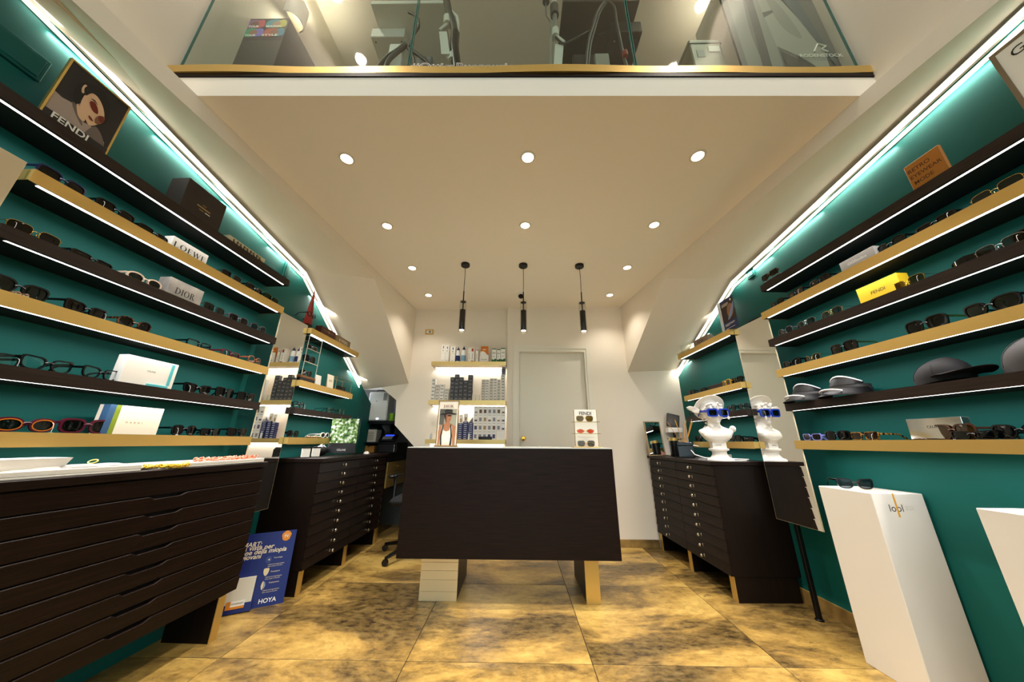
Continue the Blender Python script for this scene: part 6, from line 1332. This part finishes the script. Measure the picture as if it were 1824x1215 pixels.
# desk seen from underneath
Y0 = 1.20; A, B = at_y(660, 7, Y0), at_y(790, 9, Y0); zd = A.z; dpt = at_z(690, 108, zd).y
t = thing('white_desk', 'white desk in the upper room seen from underneath near the glass', 'desk', ((A.x+B.x)/2, Y0, zd)); w2 = (B.x-A.x)/2
MB().box(-w2, w2, 0, dpt-Y0+.2, 0, .03, .002).build('desk_top', WHITE, t)
for x in (-w2+.03, w2-.03): MB().box(x-.025, x+.025, dpt-Y0+.10, dpt-Y0+.15, UF-zd, 0).build('leg', WHITE, t)
q0, q1 = at_y(668, 27, Y0+.12), at_y(726, 27, Y0+.12)
t = thing('junction_box', 'white metal box screwed under the white upper desk', 'box', ((q0.x+q1.x)/2, Y0+.12, zd-.0005)); w2 = (q1.x-q0.x)/2
MB().box(-w2, w2, 0, .30, -.085, 0, .004).build('housing', MATTW, t)
for x in (-w2+.025, w2-.025):
    for y in (.03, .27): MB().lathe([(.001, -.0868), (.006, -.0868), (.006, -.085)], 10, (x, y, 0)).build('screw', GREY, t)
A2, B2 = at_y(1003, 3, Y0), at_y(1140, 3, Y0); zd2 = A2.z
t = thing('dark_desk', 'dark brown desk in the upper room seen from underneath near the glass', 'desk', ((A2.x+B2.x)/2, Y0, zd2)); w2 = (B2.x-A2.x)/2; DB = mat('dark brown board', '#4e443a', .6)
MB().box(-w2, w2, 0, at_z(1000, 112, zd2).y-Y0+.3, 0, .03, .002).build('desk_top', DB, t)
for x in (-w2+.03, w2-.03): MB().box(x-.025, x+.025, .62, .67, UF-zd2, 0).build('leg', DB, t)
q0, q1 = at_y(1086, 30, Y0+.1), at_y(1140, 30, Y0+.1)
t = thing('junction_box', 'black metal box screwed under the dark upper desk', 'box', ((q0.x+q1.x)/2, Y0+.1, zd2-.0005)); w2 = (q1.x-q0.x)/2
MB().box(-w2, w2, 0, .34, -.10, 0, .004).build('housing', mat('black-brown metal', '#2b2622', .5), t)
for x in (-w2+.03, w2-.03): MB().lathe([(.001, -.1018), (.006, -.1018), (.006, -.10)], 10, (x, .05, 0)).build('screw', STEEL, t)
def cable(label, px, y, r_=.009, m=None):
    pts = [at_y(u, v, y-.034+dy_*.12) for u, v, dy_ in px]; P_ = []
    for i in range(len(pts)-1):
        p0, p1, p2, p3 = pts[max(i-1, 0)], pts[i], pts[i+1], pts[min(i+2, len(pts)-1)]
        for k in range(5): s = k/5; P_.append(.5*((2*p1)+(p2-p0)*s+(2*p0-5*p1+4*p2-p3)*s*s+(3*p1-p0-3*p2+p3)*s**3))
    P_.append(pts[-1]); o = MB().tube(P_, r_, 8).build('cable', m or mat('dark cable', '#3a342e', .5), None, True); return tag(o, label, 'cable')
cable('thick dark cable arching down from the white upper desk', [(722, 78, .12), (708, 90, .1), (690, 102, .08), (676, 118, .06), (668, 140, .05)], Y0, .012)
cable('second dark cable arching down under the white upper desk', [(724, 80, .12), (704, 96, .1), (690, 112, .08), (684, 140, .06)], Y0, .012)
cable('dark cable hanging in a loop beside the green glass edge', [(728, 22, .15), (742, 30, .1), (746, 46, .08), (738, 60, .08), (732, 76, .1), (727, 85, .12)], Y0, .008)
cable('dark cable slanting down past the white upper desk box', [(727, 86, .12), (742, 96, .1), (758, 108, .08), (770, 122, .07)], Y0, .010)
cable('thin dark cable running straight down under the white upper desk', [(728, 88, .12), (736, 100, .1), (740, 125, .08)], Y0, .007)
cable('black cable looping high under the dark upper desk', [(1076, 4, .1), (1064, 22, .08), (1057, 45, .08), (1048, 75, .08), (1042, 130, .08)], Y0, .009)
cable('second black cable beside the loop under the dark upper desk', [(1080, 4, .11), (1068, 24, .1), (1060, 50, .1), (1052, 80, .1), (1046, 130, .1)], Y0, .007)
cable('black cable with a red tie near its end at the dark upper desk', [(1084, 4, .1), (1094, 14, .09), (1098, 40, .08), (1104, 70, .08), (1110, 98, .08), (1120, 130, .08)], Y0, .009)
cable('thin cable sagging from the white monitor arm to the black box', [(990, 66, .05), (1004, 78, .06), (1022, 70, .07), (1038, 62, .08), (1050, 56, .1), (1062, 62, .1), (1078, 60, .1)], Y0, .006)
q = at_y(1112, 101, Y0-.026); t = MB().lathe([(.001, -.02), (.014, -.018), (.016, 0), (.014, .018), (.001, .02)], 12).build('cable_tie', mat('red tie', '#a32a1c', .5), None, True); t.location = q+Vector((0, -.012, 0)); tag(t, 'red tie wrapped around a black cable under the dark upper desk', 'cable tie')
# monitor arms
def arm(label, seg, plates, y):
    t = thing('monitor_arm', label, 'monitor arm', at_y(seg[0][1][0][0], seg[0][1][0][1], y)); o0 = Vector(t.location)
    for nm, px, r_, m in seg: MB().tube([at_y(u, v, y)-o0 for u, v in px], r_, 10).build(nm, m, t, True)
    for c in plates:
        p = [at_y(u, v, y-.02)-o0 for u, v in c]; MB().loft([p, [q+Vector((0, .025, 0)) for q in p]]).build('bracket_plate', MATTW, t)
    return t
GA = mat('grey arm', '#55504a', .5)
arm('white and black monitor arm hanging by the green glass edge', [('dark_tube', [(794, -6), (800, 24), (808, 45), (812, 62)], .022, GA), ('lower_tube', [(811, 60), (809, 84), (814, 125)], .026, BLACK), ('white_rod', [(803, 20), (814, 30), (816, 40), (815, 60)], .010, MATTW), ('white_joint', [(797, 32), (797, 44)], .024, MATTW), ('strut', [(783, 55), (797, 43)], .010, MATTW), ('low_joint', [(806, 98), (806, 108)], .022, MATTW), ('low_strut', [(789, 97), (806, 108)], .010, MATTW)], [[(782, 56), (796, 56), (801, 96), (786, 96)]], Y0)
arm('pale jointed monitor arm hanging in the middle of the glass', [('upper_tube', [(986, -6), (987, 14)], .020, MATTW), ('grey_sleeve', [(987, 12), (988, 28)], .026, GA), ('rod', [(988, 28), (989, 54)], .014, mat('grey rod', '#9a948a', .4)), ('white_joint', [(989, 54), (989, 66)], .022, MATTW), ('strut', [(991, 66), (1005, 77)], .012, MATTW), ('back_rod', [(983, 40), (981, 78), (982, 125)], .010, mat('grey rod', '')), ('pear_switch_cord', [(972, 5), (973, 28), (981, 40)], .004, GREY)], [[(989, 78), (1004, 80), (1001, 118), (986, 118)]], Y0)
t = thing('pear_switch', 'small dark grey pull switch hanging beside the middle monitor arm', 'switch', at_y(972.5, 3, Y0)); MB().ell((0, 0, 0), (.022, .02, .024), 14, 10).build('body', GA, t, True); MB().tube([(0, 0, .02), (0, 0, .3)], .003, 6).build('cord', GREY, t)
for u0, u1, vt, nm, lb, m in ((699, 724, 92, 'power_strip', 'white socket block standing behind the glass under the white upper desk', MATTW), (743, 770, 100, 'adapter', 'grey adapter block beside the green glass edge', mat('slate plastic', '#6f7074', .5)), (1020, 1082, 96, 'adapter', 'black adapter case under the dark upper desk', mat('black-brown metal', '')), (1056, 1081, 109, 'power_strip', 'pale grey box beside the black adapter case', mat('pale grey plastic', '#a39d92', .5))):
    a, c = at_y(u0, vt, 1.24), at_y(u1, vt, 1.24); t = thing(nm, lb, 'adapter', ((a.x+c.x)/2, 1.24 if nm == 'adapter' else 1.20, UF+.0003)); MB().box((a.x-c.x)/2, (c.x-a.x)/2, 0, .03, 0, at_y((u0+u1)/2, vt, 1.24).z-UF, .004).build('body', m, t); MB().box((a.x-c.x)/2+.01, (c.x-a.x)/2-.01, -.001, 0, .03, .05).build('label_strip', GREY, t)
# boxed display with colour portraits
y = 1.32; xa, xb = at_y(424, 72, y).x, at_y(502, 73, y).x; zt, zm = at_y(500, 33, y).z, at_y(463, 72, y).z
t = thing('display_box', 'tall black display box with a colourful print of four portraits in the upper room', 'display', ((xa+xb)/2, y, UF)); w2 = (xb-xa)/2
MB().box(-w2, w2, 0, .30, 0, zt-UF, .002).build('body', mat('black display card', '#3a3632', .5), t)
hh = zt-zm; ly = [(C_('print soft black', '#2b2422'), [(0, 0), (1, 0), (1, 1), (0, 1)], 0)]
for cx, cz, c1, c2, c3 in ((.24, .74, '#7d4f7a', '#b5414c', '#5a3a2c'), (.74, .74, '#3f8f9a', '#b8b04a', '#a8806a'), (.28, .34, '#3f8f6a', '#7a68b8', '#8a5a48'), (.76, .34, '#b04a32', '#3f7f96', '#8a4a32')):
    ly += [(C_('print '+c1, c1), [(cx-.22, cz-.14), (cx+.02, cz-.16), (cx+.06, cz+.18), (cx-.20, cz+.16)], 1), (C_('print '+c2, c2), [(cx, cz-.15), (cx+.22, cz-.12), (cx+.20, cz+.17), (cx+.04, cz+.15)], 1), (C_('print '+c3, c3), [(cx-.07, cz-.08), (cx+.07, cz-.08), (cx+.09, cz+.05), (cx, cz+.13), (cx-.09, cz+.05)], 1)]
flat_print(t, ly, lambda a, b, d: ((a-.5)*2*w2, -d*.6, zm-UF+b*hh))
for s_, x, z in (('YOUR', -.5, .60), ('SEASON', .42, .60), ('YOUR', -.5, .20), ('STYLE', .38, .20)): letters(t, s_, lambda a, b, x=x, z=z: (x*w2+a, -.005, zm-UF+z*hh+b), w2*(.5 if s_ == 'YOUR' else .72), .02, WINK, bold=.03)
# large poster of a grey coat
y = 1.19; xa, xb = at_y(1322, 116, y).x, at_y(1556, 116, y).x
xb = min(xb, 1.775); w2 = (xb-xa)/2; ph = 1.15
t = thing('coat_poster', 'large grey poster of an open coat with white lettering at its foot', 'poster', ((xa+xb)/2, y, UF))
MB().box(-w2, w2, 0, .012, 0, ph).build('panel', mat('poster dark grey', '#3d3936', .5), t)
g1, g2, g3, g4, g5 = (C_('print coat grey %d' % i, c) for i, c in enumerate(('#8d877f', '#6b645d', '#55595c', '#a29a90', '#4a433e')))
flat_print(t, [(g2, [(0, .0), (.62, .0), (.55, .45), (.60, 1), (0, 1)], 0), (g1, [(.06, .1), (.16, .0), (.24, .0), (.20, .4), (.28, 1), (.10, 1)], 1), (g1, [(.30, .12), (.40, .1), (.44, .5), (.50, 1), (.38, 1)], 1), (g5, [(.20, .1), (.28, .08), (.34, .55), (.36, 1), (.29, 1), (.25, .5)], 1),
   (g4, [(.42, .30), (.62, .22), (.86, .08), (.90, .3), (.76, .52), (.58, .78), (.46, .98), (.40, .7)], 0), (g1, [(.55, .45), (.72, .36), (.62, .62), (.50, .72)], 1), (g5, [(.40, .52), (.52, .56), (.52, .58), (.40, .56)], 0),
   (g3, [(.76, .52), (.90, .22), (.97, .12), (.96, .40), (.82, .72), (.62, 1), (.54, .92)], 0), (g2, [(.93, .30), (1, .20), (1, 1), (.70, 1), (.82, .74)], 0), (g5, [(.44, .0), (.44, .26), (.62, .19), (.86, .05), (.87, .0)], 0)], lambda a, b, d: ((a-.5)*2*w2, -d, b*ph))
zt_ = at_y(1460, 100, y).z-UF; xt = at_y(1462, 100, y).x-(xa+xb)/2
letters(t, 'RODENSTOCK', lambda a, b: (xt+a, -.0042, zt_+b), .235, .026, WINK, bold=.02)
letters(t, 'See better. Look perfect.', lambda a, b: (xt+a, -.0042, zt_-.032+b), .22, .011, C_('print teal-grey', '#6b8a86'))
lg = [at_y(u, v, y) for u, v in ((1449, 94), (1455, 80), (1470, 84), (1462, 89), (1474, 94))]
for a, c in zip(lg, lg[1:]):
    MB().tube([a-Vector(t.location)-Vector((0, .004, 0)), c-Vector(t.location)-Vector((0, .004, 0))], .0045, 6).build('logo_stroke', WINK, t)
# grey machine and lit box to the right
a, c = at_y(1226, 70, 1.26), at_y(1282, 70, 1.26)
t = thing('grey_machine', 'pale grey office machine standing beside the coat poster in the upper room', 'machine', ((a.x+c.x)/2, 1.26, UF)); w2 = (c.x-a.x)/2; h = at_y(1250, 70, 1.26).z-UF
MB().box(-w2, w2, 0, .35, 0, h, .006).build('housing', mat('putty plastic', '#a79c88', .5), t); MB().box(-w2-.002, w2+.002, -.004, .352, h-.04, h-.03).build('lid_line', GREY, t); MB().box(-w2+.03, -w2+.075, -.002, 0, h-.16, h-.10).build('display', GREY, t); MB().box(-w2+.10, w2-.02, -.006, 0, h-.12, h-.07, .002).build('tray', MATTW, t)
a, c = at_y(1300, 42, 1.42), at_y(1343, 42, 1.42); zb_ = at_y(1320, 42, 1.42).z
t = thing('white_cabinet', 'white open cabinet with dark inside standing by the coat poster in the upper room', 'cabinet', ((a.x+c.x)/2, 1.42, UF)); w2 = (c.x-a.x)/2; h = zb_-UF+.45
for x0, x1, z0, z1 in ((-w2, w2, zb_-UF, h), (-w2, -w2+.02, 0, zb_-UF), (w2-.02, w2, 0, zb_-UF)): MB().box(x0, x1, 0, .3, z0, z1, .001).build('panel', WHITE, t)
MB().box(-w2+.02, w2-.02, .15, .29, .02, zb_-UF-.02).build('dark_inside', mat('dark green inside', '#16231f', .6), t)
# lettering stuck on the glass, mostly hidden behind the gold edge
g_ = [o for o in bal.children][1]; gy = MY+.018
xs0, xs1 = at_y(732, 115, gy-.010).x, at_y(918, 115, gy-.010).x; ztx = at_y(830, 111.6, gy-.010).z
vs, fs = text_mesh('#OtticaBuonaurio', xs1-xs0, None, bold=.03); k_ = max(b for a, b in vs)
zc_ = ztx-k_; OUT = mat('white vinyl', '#e8dfd2', .5); INN = mat('grey vinyl', '#6a6056', .5)
st = thing('glass_lettering', 'white outlined lettering stuck low on the balustrade glass behind the gold edge', 'lettering', ((xs0+xs1)/2, gy-.010, zc_), math.atan(MS))
me = bpy.data.meshes.new('outline_vinyl'); me.from_pydata([(a, 0, b) for a, b in vs], [], fs); me.materials.append(OUT); put('outline_vinyl', me, st)
vs, fs = text_mesh('#OtticaBuonaurio', (xs1-xs0)*.992, None, bold=-.004)
me = bpy.data.meshes.new('inner_vinyl'); me.from_pydata([(a, -.0004, b*.93) for a, b in vs], [], fs); me.materials.append(INN); put('inner_vinyl', me, st)
xa, xb = at_y(921, 117, gy-.010).x, at_y(977, 117, gy-.010).x
MB().box(xa-st.location.x, xb-st.location.x, -.0004, 0, at_y(950, 117, gy-.010).z-zc_-.02, at_y(950, 117.2, gy-.010).z-zc_).build('underline', OUT, st)
